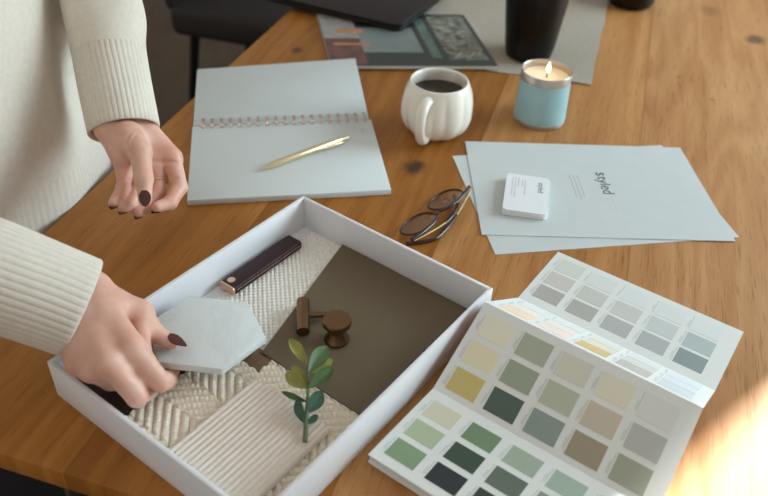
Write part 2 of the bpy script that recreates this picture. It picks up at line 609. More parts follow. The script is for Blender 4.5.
# ------------------------------------------------------------------ dining table
TH = math.radians(-15.4)
K = Vector((-0.4500, 0.4280, 0.0))
TM = Matrix.Translation(K) @ Matrix.Rotation(TH, 4, 'Z')
TMi = TM.inverted()
def tuv(x, y):
    p = TMi @ Vector((x, y, 0))
    return p.x, p.y
kn = []
for (x, y, r, d) in ((0.031, 0.856, 0.017, 0.88), (0.640, 1.338, 0.018, 0.7), (-0.159, 1.197, 0.010, 0.7), (0.49, 1.094, 0.006, 0.3), (0.60, 1.47, 0.022, 0.3),
                     (0.46, 1.17, 0.005, 0.3)):
    u_, v_ = tuv(x, y)
    kn.append((u_, v_, r, d))
M['oak'] = wood_mat('oak', lin(148, 91, 30), lin(172, 112, 44), lin(194, 137, 68), plank=0.21, pale_from=(0.42, 0.63), knots=kn, rough=0.44, spec=0.32)
t = thing('dining_table', 'large honey-coloured knotty oak dining table that carries everything in the scene', 'table', (K.x, K.y, FZ), TH)
ROOT[t.name] = Matrix.Translation(Vector((K.x, K.y, FZ))) @ Matrix.Rotation(TH, 4, 'Z')
def tl(lo, hi):
    return MB().box(lo, hi, TM)
# build the top relative to the table's own axes so that its grain runs along its length
mb = tl((0, 0, -0.024), (1.25, 2.1, 0.0)).bevel(0.0018, 2)
mb.build('tabletop', M['oak'], t)
for (x0, y0) in ((0.16, 0.16), (1.03, 0.16), (0.16, 1.88), (1.03, 1.88)):
    tl((x0, y0, FZ), (x0 + 0.07, y0 + 0.07, -0.024)).bevel(0.004).build('leg', M['oak'], t)
ap = MB()
for lo, hi in (((0.18, 0.17, -0.10), (1.08, 0.19, -0.024)), ((0.18, 1.92, -0.10), (1.08, 1.94, -0.024)),
               ((0.17, 0.18, -0.10), (0.19, 1.93, -0.024)), ((1.07, 0.18, -0.10), (1.09, 1.93, -0.024))):
    ap.box(lo, hi, TM)
ap.build('apron', M['oak'], t, False)

# ------------------------------------------------------------------ dark chair behind the table
def make_chair(cx, cy, rz, label):
    ch = thing('dining_chair', label, 'chair', (cx, cy, FZ), rz)
    T = Matrix.Translation(Vector((cx, cy, 0))) @ Matrix.Rotation(rz, 4, 'Z')
    MB().box((-0.225, -0.21, -0.325), (0.225, 0.21, -0.245), T).bevel(0.022, 3).build('seat', M['chair_dark'], ch)
    MB().hexa([T @ Vector(p) for p in ((-0.235, -0.20, -0.26), (-0.205, -0.20, -0.26), (-0.205, 0.20, -0.26), (-0.235, 0.20, -0.26))],
              [T @ Vector(p) for p in ((-0.305, -0.19, 0.12), (-0.28, -0.19, 0.12), (-0.28, 0.19, 0.12), (-0.305, 0.19, 0.12))]).bevel(0.012, 3).build('backrest', M['chair_dark'], ch)
    for sx in (-1, 1):
        for sy in (-1, 1):
            MB().tube([T @ Vector((sx * 0.17, sy * 0.165, -0.29)), T @ Vector((sx * 0.22, sy * 0.205, FZ))], [0.014, 0.009], 12).build('leg', M['black_metal'], ch)
    return ch
make_chair(-0.327, 2.112, math.radians(-15.4), 'dark upholstered chair with thin black legs beyond the table, behind the spiral notebook')

# ------------------------------------------------------------------ sample tray
BC = Vector((-0.09341, 0.71970, 0))
TA = -0.61406
ca, sa = math.cos(TA), math.sin(TA)
def st(s, t_, z=0.0):
    """tray coordinates: s along the far right wall, t along the far left wall, both from the back corner"""
    return Vector((BC.x + s * ca + t_ * sa, BC.y + s * sa - t_ * ca, z))
TW, TL, TH_, TT = 0.2473, 0.3271, 0.0426, 0.0042
def st_box(s0, s1, t0, t1, z0, z1):
    b = [st(s0, t0, z0), st(s0, t1, z0), st(s1, t1, z0), st(s1, t0, z0)]
    return MB().hexa(b, [p + Vector((0, 0, z1 - z0)) for p in b])
cen = st(TW / 2, TL / 2)
tr = thing('sample_tray', 'white shallow rectangular tray in the foreground filled with material samples', 'tray', (cen.x, cen.y, 0))
st_box(0.001, TW - 0.001, 0.001, TL - 0.001, 0.0, 0.003).build('tray_bottom', M['tray_white'], tr, False)
st_box(0, TT, 0, TL, 0.0, TH_).bevel(0.0008, 2).build('side_wall', M['tray_white'], tr)
st_box(TW - TT, TW, 0, TL, 0.0, TH_).bevel(0.0008, 2).build('side_wall', M['tray_white'], tr)
st_box(TT, TW - TT, 0, TT, 0.0, TH_).bevel(0.0008, 2).build('side_wall', M['tray_white'], tr)
st_box(TT, TW - TT, TL - TT, TL, 0.0, TH_).bevel(0.0008, 2).build('side_wall', M['tray_white'], tr)

def height_cloth(name, label, cat, s0, s1, t0, t1, z0, zf, step, m, skip=None):
    """a textile swatch: a fine relief surface with closed sides"""
    nu, nv = int((s1 - s0) / step), int((t1 - t0) / step)
    c = st((s0 + s1) / 2, (t0 + t1) / 2, z0)
    th = thing(name, label, cat, c)
    mb = MB()
    S_ = np.linspace(s0, s1, nu + 1)
    T_ = np.linspace(t0, t1, nv + 1)
    SS, TT_ = np.meshgrid(S_, T_)
    Z = z0 + zf(SS, TT_)
    Z[0, :] = Z[-1, :] = z0
    Z[:, 0] = Z[:, -1] = z0
    V = []
    for j in range(nv + 1):
        for i in range(nu + 1):
            V.append(st(SS[j, i], TT_[j, i], Z[j, i]))
    F = []
    for j in range(nv):
        for i in range(nu):
            if skip and skip(SS[j, i], TT_[j, i]):
                continue
            F.append((j * (nu + 1) + i, j * (nu + 1) + i + 1, (j + 1) * (nu + 1) + i + 1, (j + 1) * (nu + 1) + i))
    mb.add(V, F)
    used = sorted({i for f in F for i in f})
    lowmap = {i: len(mb.v) + k for k, i in enumerate(used)}
    for i in used:
        mb.v.append(Vector((V[i].x, V[i].y, z0 + 0.0001)))
    cnt = {}
    for f in F:
        for a, b_ in zip(f, f[1:] + f[:1]):
            cnt[(a, b_)] = 1
    for f in F:
        mb.f.append([lowmap[i] for i in reversed(f)])
        mb.mi.append(0)
        for a, b_ in zip(f, f[1:] + f[:1]):
            if (b_, a) not in cnt:
                mb.f.append([b_, a, lowmap[a], lowmap[b_]])
                mb.mi.append(0)
    mb.build('woven_cloth', m, th, True, 180)
    return th

# white woven swatch at the back of the tray
def zf_boucle(s, t_):
    p = 0.0046
    a = (s + t_) / p * PI * 0.7071
    b = (s - t_) / p * PI * 0.7071
    return 0.0004 + 0.0020 * np.abs(np.sin(a)) ** 0.8 * np.abs(np.sin(b)) ** 0.8
height_cloth('fabric_swatch', 'off-white nubby woven fabric swatch under the dark leather handle in the tray', 'fabric swatch',
             0.017, 0.1080, 0.0052, 0.172, 0.003, zf_boucle, 0.0007, M['boucle'], skip=lambda s, t_: s > 0.066 + 0.0465 * t_ / 0.18)

# taupe card
th = thing('colour_card', 'large smooth taupe brown card lying in the tray under the bronze hardware', 'card', st(0.145, 0.0925, 0.0055))
mb = MB()
b = [st(0.0620, 0.0048, 0.0058), st(0.1085, 0.1803, 0.0046), st(0.2228, 0.1803, 0.0046), st(0.2228, 0.0048, 0.0046)]
b = [st(0.0610, 0.0048, 0.0056), st(0.1075, 0.1803, 0.0056), st(0.2425, 0.1803, 0.0046), st(0.2425, 0.0048, 0.0046)]
mb.hexa(b, [p + Vector((0, 0, 0.0012)) for p in b])
mb.build('card_sheet', M['taupe'], th, False)

# dark veneer panel under the hand and a small walnut chip
th = thing('veneer_sample', 'dark brown wood veneer panel in the near left corner of the tray, under the hand', 'veneer sample', st(0.04, 0.25, 0.003))
st_box(0.006, 0.069, 0.170, 0.3215, 0.003, 0.0062).bevel(0.0004).build('veneer_panel', M['dark_veneer'], th)
M['walnut'] = wood_mat('walnut', lin(96, 70, 50), lin(134, 102, 76), lin(158, 126, 98), rough=0.55)
th = thing('wood_chip', 'small mid-brown wood sample peeking out between the marble tile and the taupe card', 'wood sample', st(0.105, 0.185, 0.003), TA)
ROOT[th.name] = Matrix.Translation(st(0.105, 0.185, 0.003)) @ Matrix.Rotation(TA, 4, 'Z')
st_box(0.0735, 0.1225, 0.1765, 0.199, 0.003, 0.0052).bevel(0.0003).build('wood_slip', M['walnut'], th)

# herringbone carpet sample
def zf_herring(s, t_):
    band = 0.0300
    tt = t_ - 0.275
    k = np.floor(tt / band)
    sgn = np.where(np.mod(k, 2) == 0, -1.0, 1.0)
    u = (s + sgn * t_) * 0.7071
    v = (s - sgn * t_) * 0.7071
    pitch = 0.0076
    cord = np.abs(np.sin(PI * u / pitch)) ** 0.55
    bead = 0.76 + 0.24 * np.abs(np.sin(PI * (v / 0.0042 + 0.5 * np.mod(np.floor(u / pitch), 2)))) ** 0.6
    edge = np.minimum(1.0, np.minimum(np.mod(tt, band), band - np.mod(tt, band)) / 0.0014) * 0.4 + 0.6
    return 0.0006 + 0.0052 * cord * bead * edge
height_cloth('carpet_sample', 'chunky cream herringbone carpet sample in the near half of the tray', 'carpet sample',
             0.0705, 0.2415, 0.1820, 0.3215, 0.0031, zf_herring, 0.0008, M['rope'], skip=lambda s, t_: s < 0.1225 and t_ < 0.2000)

# ribbed tile
th = thing('ribbed_tile', 'pale ribbed rectangular tile lying on the herringbone carpet sample', 'tile', st(0.174, 0.267, 0.0088))
s0, s1, t0, t1 = 0.1310, 0.2185, 0.2135, 0.3195
nr = 17
prof = [(s0, 0.0088)]
for k in range(nr):
    for q in range(9):
        a = q / 8
        prof.append((s0 + (k + a) / nr * (s1 - s0), 0.0142 + 0.0018 * math.sin(PI * a) ** 0.8))
prof.append((s1, 0.0088))
V = [st(s, t0, z) for s, z in prof] + [st(s, t1, z) for s, z in prof]
n = len(prof)
mb = MB().add(V, [(i, i + 1, n + i + 1, n + i) for i in range(n - 1)] + [(n - 1, 0, n, 2 * n - 1), tuple(range(n)), tuple(range(2 * n - 1, n - 1, -1))])
mb.build('tile_body', M['ribbed_clay'], th, True, 50)

# hexagonal marble tile, held tilted by the hand
HC = Vector((-0.1589, 0.5080, 0.0340))
HR, HA, HX, HY = 0.0554, 2.0408, -0.0339, -0.0916
th = thing('hexagon_tile', 'white marble hexagonal tile held over the tray by the thumb and fingers', 'tile', (HC.x, HC.y, HC.z - 0.0085))
hn = Vector((-HX, -HY, 1)).normalized()
top = []
for k in range(6):
    a = HA + k * PI / 3
    dx, dy = HR * math.cos(a), HR * math.sin(a)
    top.append(HC + Vector((dx, dy, HX * dx + HY * dy)))
low = [p - hn * 0.0075 for p in top]
mb = MB().add(low + top, [(5, 4, 3, 2, 1, 0), (6, 7, 8, 9, 10, 11)] + [(i, (i + 1) % 6, 6 + (i + 1) % 6, 6 + i) for i in range(6)])
mb.bevel(0.0009, 2).build('tile_body', M['marble'], th)

# leather handle with copper ends
hz = 0.0054
th = thing('hardware_sample', 'dark burgundy leather-wrapped bar handle with copper end and screw, along the tray wall', 'furniture handle', st(0.0205, 0.087, hz))
poly = []
h0, h1 = 0.0095, 0.0305
def handle_loop(t_, g=0.0):
    pts = []
    for (cx_, cz_, a0, a1) in ((h1 - 0.002 - g, 0.0020 + g, -90, 0), (h1 - 0.003 - g, 0.0095 - 0.003 - g, 0, 90), (h0 + 0.003 + g, 0.0095 - 0.003 - g, 90, 180), (h0 + 0.002 + g, 0.0020 + g, 180, 270)):
        for q in range(5):
            a = math.radians(a0 + (a1 - a0) * q / 4)
            r = 0.0020 if cz_ < 0.004 else 0.0030
            pts.append(st(cx_ + r * math.cos(a), t_, hz + cz_ + r * math.sin(a)))
    return pts
ts = [0.0372] + [0.0378, 0.039] + [0.039 + 0.0998 * i / 12 for i in range(1, 13)]
mb = MB().rings([handle_loop(ts[0], 0.0009), handle_loop(ts[1], 0.0003)] + [handle_loop(x) for x in ts[2:]])
hb = mb.build('grip', M['leather'], th)
mb = MB().rings([handle_loop(0.1388), handle_loop(0.1404)])
mb.build('end_plate', M['copper'], th)['label'] = 'copper end plate'
sc_ = st(0.0180, 0.1315, hz + 0.0095)
mb = MB().lathe([(0.0002, 0.0004), (0.0034, 0.0004), (0.0042, 0.0001), (0.0044, -0.0008)], sc_, 24)
mb.build('screw', M['copper'], th)['label'] = 'round copper screw head'
mb = MB().tube([st(h1 + 0.0002, 0.0385, hz + 0.0056), st(h1 + 0.0002, 0.136, hz + 0.0056)], 0.00024, 6)
mb.build('seam', M['copper'], th)['label'] = 'thin copper seam line'

# bronze T-bar pull lying on the card
a0, a1 = st(0.0945, 0.1077, 0.0132), st(0.1240, 0.1408, 0.0132)
mid = (a0 + a1) / 2
th = thing('t_bar_pull', 'dark bronze T-bar pull lying on its side left of the round knob', 'cabinet pull', (mid.x, mid.y, 0.0068))
ax = (a1 - a0).normalized()
mb = MB().tube([a0, a0 + ax * 0.0006, a1 - ax * 0.0006, a1], [0.0058, 0.0064, 0.0064, 0.0058], 28)
mb.build('bar', M['bronze'], th)
side = ax.cross(Vector((0, 0, 1))).normalized()
if side.x < 0:
    side = -side
m0 = a0 + (a1 - a0) * 0.47
mb = MB().tube([m0 + side * 0.005, m0 + side * 0.024], 0.0031, 18)
mb.build('post', M['bronze'], th)

# round knob
kc = st(0.1514, 0.1232, 0.0064)
th = thing('knob_sample', 'round dark bronze cabinet knob with a flat top standing on the taupe card', 'furniture knob', kc)
mb = MB().lathe([(0.0001, 0.0), (0.0114, 0.0), (0.0122, 0.0006), (0.0124, 0.0020), (0.0119, 0.0032), (0.0082, 0.0110), (0.0076, 0.0140), (0.0080, 0.0172), (0.0100, 0.0192), (0.0130, 0.0205),
                 (0.0137, 0.0214), (0.0137, 0.0262), (0.0132, 0.0272), (0.0001, 0.0275)], kc, 56)
mb.build('knob_body', M['bronze'], th, True, 40)

# small black bar peeking out beside the right wall of the tray
bk = st(0.232, 0.095, 0.0060)
th = thing('slim_hook', 'small thin black metal piece beside the inner right wall of the tray', 'hook', bk)
mb = MB().tube([st(0.2315, 0.079, 0.0092), st(0.2315, 0.109, 0.0092)], 0.0030, 12)
mb.tube([st(0.2315, 0.084, 0.0092), st(0.2275, 0.084, 0.0088), st(0.2262, 0.084, 0.0086)], 0.0016, 10)
mb.tube([st(0.2315, 0.103, 0.0092), st(0.2275, 0.103, 0.0088), st(0.2262, 0.103, 0.0086)], 0.0016, 10)
mb.build('hook_bar', M['black_metal'], th)

# sprig of leaves
stem_pts = [(-0.0565, 0.4019, 0.0178), (-0.0579, 0.4260, 0.0220), (-0.0591, 0.4500, 0.0260), (-0.0616, 0.4778, 0.0300)]
th = thing('leafy_sprig', 'short green leafy twig lying across the ribbed tile towards the round knob', 'sprig', (-0.0565, 0.4019, 0.0156))
path = spline(stem_pts, 6)
MB().tube(path, [0.0021 - 0.0010 * i / (len(path) - 1) for i in range(len(path))], 10).build('stem', M['stem'], th)
def leaf(base, tip, wid, cup, mk, up=(0.1, -0.75, 0.65), curl=0.0):
    base, tip = Vector(base), Vector(tip)
    ax = tip - base
    L = ax.length
    ax.normalize()
    u_ = Vector(up)
    nrm = (u_ - ax * u_.dot(ax)).normalized()
    sd_ = nrm.cross(ax)
    nl, nw = 14, 6
    tops, bots = [], []
    for i in range(nl + 1):
        q = i / nl
        hw = wid * (math.sin(PI * min(1, q * 0.97 + 0.03)) ** 0.75) * (0.72 + 0.55 * q) * (1 if q < 0.999 else 0.1)
        for j in range(nw + 1):
            x = (j / nw - 0.5) * 2
            zz = cup * (x * x) * hw / max(wid, 1e-6) - 0.0004 * (1 - abs(x)) + curl * q * q * L
            p = base + ax * (q * L) + sd_ * (x * hw) + nrm * zz
            tops.append(p)
            bots.append(p - nrm * 0.0004)
    n_ = nw + 1
    F = []
    tot = len(tops)
    for i in range(nl):
        for j in range(nw):
            a = i * n_ + j
            F.append((a, a + 1, a + n_ + 1, a + n_))
            F.append((tot + a, tot + a + n_, tot + a + n_ + 1, tot + a + 1))
    rim = [i for i in range(n_)] + [i * n_ + nw for i in range(1, nl + 1)] + [nl * n_ + j for j in range(nw - 1, -1, -1)] + [i * n_ for i in range(nl - 1, 0, -1)]
    for a, b_ in zip(rim, rim[1:] + rim[:1]):
        F.append((b_, a, tot + a, tot + b_))
    MB().add(tops + bots, F).build('leaf', M[mk], th, True, 60)
UL = (0.1, -0.75, 0.65)
for a, b_, wd, cup, mk, up in (
        ((-0.0623, 0.4754, 0.0300), (-0.0816, 0.5030, 0.0340), 0.0052, 0.0025, 'leaf_young', (0.35, -0.7, 0.6)),
        ((-0.0601, 0.4672, 0.0300), (-0.0456, 0.4931, 0.0370), 0.0074, 0.0035, 'leaf_mid', (-0.1, -0.75, 0.65)),
        ((-0.0584, 0.4680, 0.0280), (-0.0399, 0.4832, 0.0310), 0.0046, 0.0020, 'leaf_young', UL),
        ((-0.0603, 0.4522, 0.0260), (-0.0802, 0.4637, 0.0310), 0.0060, 0.0030, 'leaf_young', UL),
        ((-0.0604, 0.4577, 0.0250), (-0.0760, 0.4751, 0.0280), 0.0048, 0.0020, 'leaf_young', UL),
        ((-0.0584, 0.4515, 0.0270), (-0.0393, 0.4706, 0.0330), 0.0060, 0.0045, 'leaf_mid', (-0.2, -0.75, 0.65)),
        ((-0.0576, 0.4274, 0.0230), (-0.0467, 0.4462, 0.0300), 0.0066, 0.0030, 'leaf_old', (0.2, -0.8, 0.55)),
        ((-0.0574, 0.4174, 0.0210), (-0.0665, 0.4397, 0.0270), 0.0050, 0.0040, 'leaf_old', (-0.5, -0.5, 0.6)),
        ((-0.0588, 0.4384, 0.0240), (-0.0813, 0.4451, 0.0280), 0.0026, 0.0020, 'leaf_mid', UL),
        ((-0.0575, 0.4182, 0.0200), (-0.0484, 0.4275, 0.0210), 0.0030, 0.0020, 'leaf_old', UL)):
    leaf(a, b_, wd, cup, mk, up)

# ------------------------------------------------------------------ sheets of paper and business cards
def sheet(px, py, ang, z0, z1, label):
    th = thing('paper_sheet', label, 'paper', (px, py, z0), ang, None)
    T = Matrix.Translation(Vector((px, py, 0))) @ Matrix.Rotation(ang, 4, 'Z')
    mb = MB().box((0, -0.21, z0), (0.297, 0, z1), T)
    mb.build('sheet', M['paper'], th, False)
    return th, T
sheet(0.0844, 0.8897, 0.1924, 0.0, 0.0009, 'blank white paper sheet, the lower of two crossed sheets right of the eyeglasses')
th, T = sheet(0.1029, 0.9279, 0.0419, 0.0010, 0.0020, 'white printed paper sheet with a small black word, the upper of the two crossed sheets')
R90 = Matrix.Rotation(-PI / 2, 4, 'Z')
def at(T, x, y, z):
    return T @ Matrix.Translation(Vector((x, y, z))) @ R90
tb = text_mb('s', 0.0235, at(T, 0.1630, -0.0738, 0.00205))
tb2 = text_mb('tyled', 0.0205, at(T, 0.1630, -0.1000, 0.00205))
tb.add(tb2.v, tb2.f)
tb.build('printed_word', M['print_black'], th, False)['label'] = 'small black printed word'
def text_lines(T, x0, y0, n, pitch, lens, wid, z, mk, name, th):
    mb = MB()
    for i in range(n):
        x = x0 - i * pitch
        y = y0
        yend = y0 - lens[i % len(lens)]
        rnd = random.Random(i * 7 + int(abs(x0) * 1e4))
        while y > yend:
            l = rnd.uniform(0.0015, 0.0045)
            mb.box((x, max(yend, y - l), z), (x + wid, y, z + 0.00008), T)
            y -= l + 0.0012
    mb.build(name, M[mk], th, False)
text_lines(T, 0.1370, -0.0780, 3, 0.0050, (0.048, 0.056, 0.050), 0.0010, 0.00202, 'print_grey', 'small_print', th)
text_lines(T, 0.1700, -0.1290, 2, 0.0060, (0.030, 0.026), 0.0010, 0.00202, 'print_pale', 'small_print', th)

CA = math.atan2(0.8315 - 0.8407, 0.2021 - 0.1512) + 0.01
c0 = Vector((0.1515, 0.8395, 0))
def rrect(w_, h_, r, n=5):
    P = []
    for (cx_, cy_, a0) in ((w_ - r, -r, 90), (w_ - r, -h_ + r, 0), (r, -h_ + r, -90), (r, -r, -180)):
        for q in range(n + 1):
            a = math.radians(a0 - 90 * q / n)
            P.append((cx_ + r * math.cos(a), cy_ + r * math.sin(a)))
    return P[::-1]
NCARD = 9
ct = 0.0009
zc = 0.0021
proto = None
for k in range(NCARD):
    loc = (c0.x + 0.0004 * math.sin(k * 2.1), c0.y + 0.0004 * math.cos(k * 1.7), zc + k * (ct + 0.00004))
    ang = CA + 0.012 * math.sin(k * 2.7)
    if proto is None:
        proto = thing('business_card', 'white rounded business card below the top one of the stack on the printed sheet', 'business card', loc, ang, 'stacked business cards')
        Tc = ROOT[proto.name]
        MB().prism(rrect(0.0525, 0.081, 0.005), 0, ct, Tc).build('card_sheet', M['card_white'], proto, True, 30)
    else:
        c = copy_thing(proto, loc, ang)
top_card = c
top_card['label'] = 'printed white rounded business card on top of the small stack beside the eyeglasses'
Tc = ROOT[top_card.name]
tb = text_mb('styled', 0.0098, at(Tc, 0.0400, -0.0245, ct + 0.00004), 0.00003)
tb.build('printed_word', M['print_black'], top_card, False)
text_lines(Tc, 0.0235, -0.0120, 2, 0.0035, (0.033, 0.014), 0.0009, ct + 0.00002, 'print_grey', 'small_print', top_card)
text_lines(Tc, 0.0150, -0.0080, 3, 0.0036, (0.020, 0.046, 0.040), 0.0008, ct + 0.00002, 'print_grey', 'small_print', top_card)

# ------------------------------------------------------------------ paint chart: accordion-folded card
PD = [Vector((0.1964, 0.6945, 0.0010)), Vector((0.3681, 0.5785, 0.0010))]      # far edge of the flat panel
VL, VR = Vector((0.1427, 0.6127, 0.0010)), Vector((0.3139, 0.4965, 0.0010))      # valley fold
eL = (VR - VL).normalized()
PL = 0.2070
VR = VL + eL * PL
PD[1] = PD[0] + eL * PL
RL = Vector((0.0972, 0.5462, 0.0520))
RR = RL + (Vector((0.2662, 0.4268, 0.0520)) - RL).normalized() * PL                # placeholder, refined below
RR = RL + eL * PL
FL = Vector((0.0500, 0.4690, 0.0150))
FR = FL + eL * PL
AL = Vector((-0.0044, 0.3945, 0.0150))
AR = AL + eL * PL
ctr = (VL + FR) / 2
chart = thing('paint_chart', 'accordion-folded paint colour chart with rows of swatches, right of the tray', 'colour chart', (ctr.x, ctr.y, 0))
def panel(P0, P1, Q0, Q1, name, thick=0.0008):
    """P0-P1 upper edge, Q0-Q1 lower edge; returns a mapper (a along, b across, lift)"""
    ex = (P1 - P0).normalized()
    ey = (Q0 - P0)
    W_ = ey.length
    ey.normalize()
    nz = ex.cross(ey).normalized()
    if nz.z < 0:
        nz = -nz
    b = [P0 - nz * thick, Q0 - nz * thick, Q1 - nz * thick, P1 - nz * thick]
    o = MB().hexa(b, [P0, Q0, Q1, P1]).build(name, M['chart_card'], chart, False)
    return (lambda a, b_, l=0.0: P0 + ex * a + ey * b_ + nz * l), W_, o
M['chart_card'] = mat('chart_card', lin(229, 231, 226), 0.6, vary=0.01)
GAIN = 1.22
_sw = {}
def swatch(mp, a, b, wa, wb, rgb, parent, gain=GAIN):
    key = rgb
    if key not in _sw:
        _sw[key] = mat('paint', lin(*rgb, gain), 0.55, vary=0.012)
    mb = MB()
    n = 5
    bt = [mp(a, b), mp(a, b + wb), mp(a + wa, b + wb), mp(a + wa, b)]
    tp = [mp(a, b, 0.0002), mp(a, b + wb, 0.0002), mp(a + wa, b + wb, 0.0002), mp(a + wa, b, 0.0002)]
    mb.hexa(bt, tp).build('colour_swatch', _sw[key], parent, False)
def label_marks(mp, a, b, wb, mb, seed):
    rnd = random.Random(seed)
    for i in range(2):
        y = b + wb * (0.42 if i else 0.05)
        yend = b + wb * rnd.uniform(0.75, 0.95)
        x = a - 0.0022 - i * 0.0016
        while y < yend:
            l = rnd.uniform(0.0008, 0.0022)
            bt = [mp(x, y, 0.0001), mp(x, y + l, 0.0001), mp(x + 0.0005, y + l, 0.0001), mp(x + 0.0005, y, 0.0001)]
            tp = [p + Vector((0, 0, 0.00006)) for p in bt]
            mb.hexa(bt, tp)
            y += l + 0.0005
def fill(mp, o, rows, a0, pa, wa, b0, pb, wb, seed, gain=GAIN):
    for r, row_ in enumerate(rows):
        for c_, rgb in enumerate(row_):
            swatch(mp, a0 + c_ * pa, b0 + r * pb, wa, wb, rgb, o, gain)
            mb = MB()
            label_marks(mp, a0 + c_ * pa, b0 + r * pb, wb, mb, seed + r * 10 + c_)
            mb.build('name_print', M['print_label'], o, False)
mp, W_, o = panel(PD[0], PD[1], VL, VR, 'folded_panel')
fill(mp, o, [[(196, 200, 190), (202, 206, 202), (205, 209, 206), (205, 209, 206), (206, 210, 208)],
             [(189, 184, 177), (186, 186, 179), (188, 189, 184), (186, 192, 188), (165, 177, 175)],
             [(164, 162, 155), (163, 163, 156), (167, 168, 164), (163, 167, 166), (130, 142, 141)]], 0.0095, 0.0380, 0.0285, 0.0083, 0.0271, 0.0228, 100)
mp, W_, o = panel(RL, RR, VL, VR, 'folded_panel')
fill(mp, o, [[(226, 198, 170), (222, 202, 190), (196, 172, 118), (176, 170, 164), (192, 198, 201)],
             [(216, 210, 196), (216, 209, 200), (208, 200, 180), (196, 193, 188), (200, 205, 207)],
             [(208, 209, 203), (208, 208, 204), (206, 204, 196), (202, 202, 200), (203, 208, 209)]], 0.0115, 0.0385, 0.0300, 0.0100, 0.0273, 0.0258, 200)
mp, W_, o = panel(RL, RR, FL, FR, 'folded_panel')
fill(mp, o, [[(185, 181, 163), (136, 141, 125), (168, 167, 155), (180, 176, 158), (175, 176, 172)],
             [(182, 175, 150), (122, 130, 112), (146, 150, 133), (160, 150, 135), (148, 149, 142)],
             [(162, 147, 92), (62, 76, 66), (110, 122, 115), (128, 118, 101), (130, 132, 118)]], 0.0090, 0.0386, 0.0292, 0.0094, 0.0295, 0.0234, 300, 1.72)  # higher gain paints these swatches lighter, imitating more light on this panel
mp, W_, o = panel(FL, FR, AL, AR, 'folded_panel')
fill(mp, o, [[(195, 192, 170), (105, 128, 97), (150, 163, 145), (152, 168, 152), (165, 175, 170)],
             [(163, 175, 145), (52, 70, 55), (90, 102, 88), (125, 140, 125), (140, 150, 140)],
             [(122, 145, 112), (38, 42, 43), (45, 58, 48), (80, 96, 88), (100, 110, 104)]], 0.0090, 0.0392, 0.0285, 0.0105, 0.0262, 0.0200, 400)
# folded stack of further panels under the front one
off = Vector((0, 0, 0))
for k, (za, sh) in enumerate(((0.0009, 0.0015), (0.0040, 0.0), (0.0075, 0.002))):
    d_ = (AL - FL)
    d_.z = 0
    d_.normalize()
    q0, q1 = FL + d_ * 0.002, FR + d_ * 0.002
    r0, r1 = AL + d_ * (-sh), AR + d_ * (-sh)
    P = [Vector((p.x, p.y, za)) for p in (q0, r0, r1, q1)]
    MB().hexa(P, [p + Vector((0, 0, 0.0027)) for p in P]).bevel(0.0008, 2).build('folded_panel', M['chart_card'], chart)

# ------------------------------------------------------------------ eyeglasses
hA, hB = Vector((0.0333, 0.6842, 0.0150)), Vector((0.1034, 0.7961, 0.0150))
g = thing('eyeglasses', 'folded tortoiseshell eyeglasses with gold temples between the tray and the paper sheets', 'eyeglasses', ((hA.x + hB.x) / 2, (hA.y + hB.y) / 2, 0))
gx = (hB - hA).normalized()
GL = (hB - hA).length
gl_ = Vector((-gx.y, gx.x, 0)).normalized()      # ground direction away from the brow, to the left
gy = (gl_ * math.cos(math.radians(19)) - Vector((0, 0, 1)) * math.sin(math.radians(19))).normalized()
gz = gx.cross(gy)
def lens_loop(c, rx, ry, n=48):
    P = []
    for i in range(n):
        a = 2 * PI * i / n
        x, y = math.cos(a), math.sin(a)
        e = 0.86
        P.append(hA + gx * (c + rx * math.copysign(abs(x) ** e, x)) + gy * (0.0172 + ry * math.copysign(abs(y) ** e, y)))
    return P
fm = MB()
for c in (0.0355, GL - 0.0355):
    fm.tube(lens_loop(c, 0.0262, 0.0172), 0.0013, 10, close=True, up=gz)
# brow bar, bridge and end pieces
def gp(a, b, c=0):
    return hA + gx * a + gy * b + gz * c
fm.tube([gp(0.0, 0.004), gp(0.014, 0.0006), gp(0.035, -0.0012), gp(0.056, 0.002), gp(GL / 2, 0.009), gp(GL - 0.056, 0.002), gp(GL - 0.035, -0.0012), gp(GL - 0.014, 0.0006), gp(GL, 0.004)],
        [0.0022, 0.0026, 0.0021, 0.0019, 0.0017, 0.0019, 0.0021, 0.0026, 0.0022], 12)
fm.build('frame', M['tortoise'], g)
for c in (0.0355, GL - 0.0355):
    L0 = lens_loop(c, 0.0252, 0.0164)
    cc = sum(L0, Vector()) / len(L0)
    R_ = [[cc + (p - cc) * k + gz * z for p in L0] for k, z in ((0.02, 0.0018), (0.5, 0.0013), (1.0, 0.0), (1.0, -0.0008), (0.5, 0.0005), (0.02, 0.0010))]
    MB().rings(R_).build('lens', M['lens'], g)
for c, sg in ((GL / 2 - 0.007, -1), (GL / 2 + 0.007, 1)):
    MB().tube([gp(c, 0.016), gp(c + sg * 0.001, 0.019, -0.004), gp(c, 0.023, -0.005)], [0.0009, 0.0022, 0.0016], 8).build('nose_pad', M['lens'], g)
def temple(pts, split):
    P = spline(pts, 8)
    k = int(len(P) * split)
    tm = MB().tube(P[:k + 1], 0.0010, 8).build('temple', M['gold'], g)
    tm['label'] = 'gold wire temple'
    m_ = len(P) - k
    tip = MB().tube(P[k:], [0.0014 + 0.0008 * min(1, i / 6) for i in range(m_)], 10, up=(0, 0, 1)).build('temple_tip', M['tortoise'], tm)
    tip['label'] = 'dark tortoiseshell temple tip'
temple([(0.1034, 0.7961, 0.0150), (0.1029, 0.7991, 0.0100), (0.0976, 0.7850, 0.0060), (0.0856, 0.7554, 0.0040), (0.0692, 0.7210, 0.0035), (0.0539, 0.7015, 0.0032), (0.0245, 0.6916, 0.0031)], 0.52)
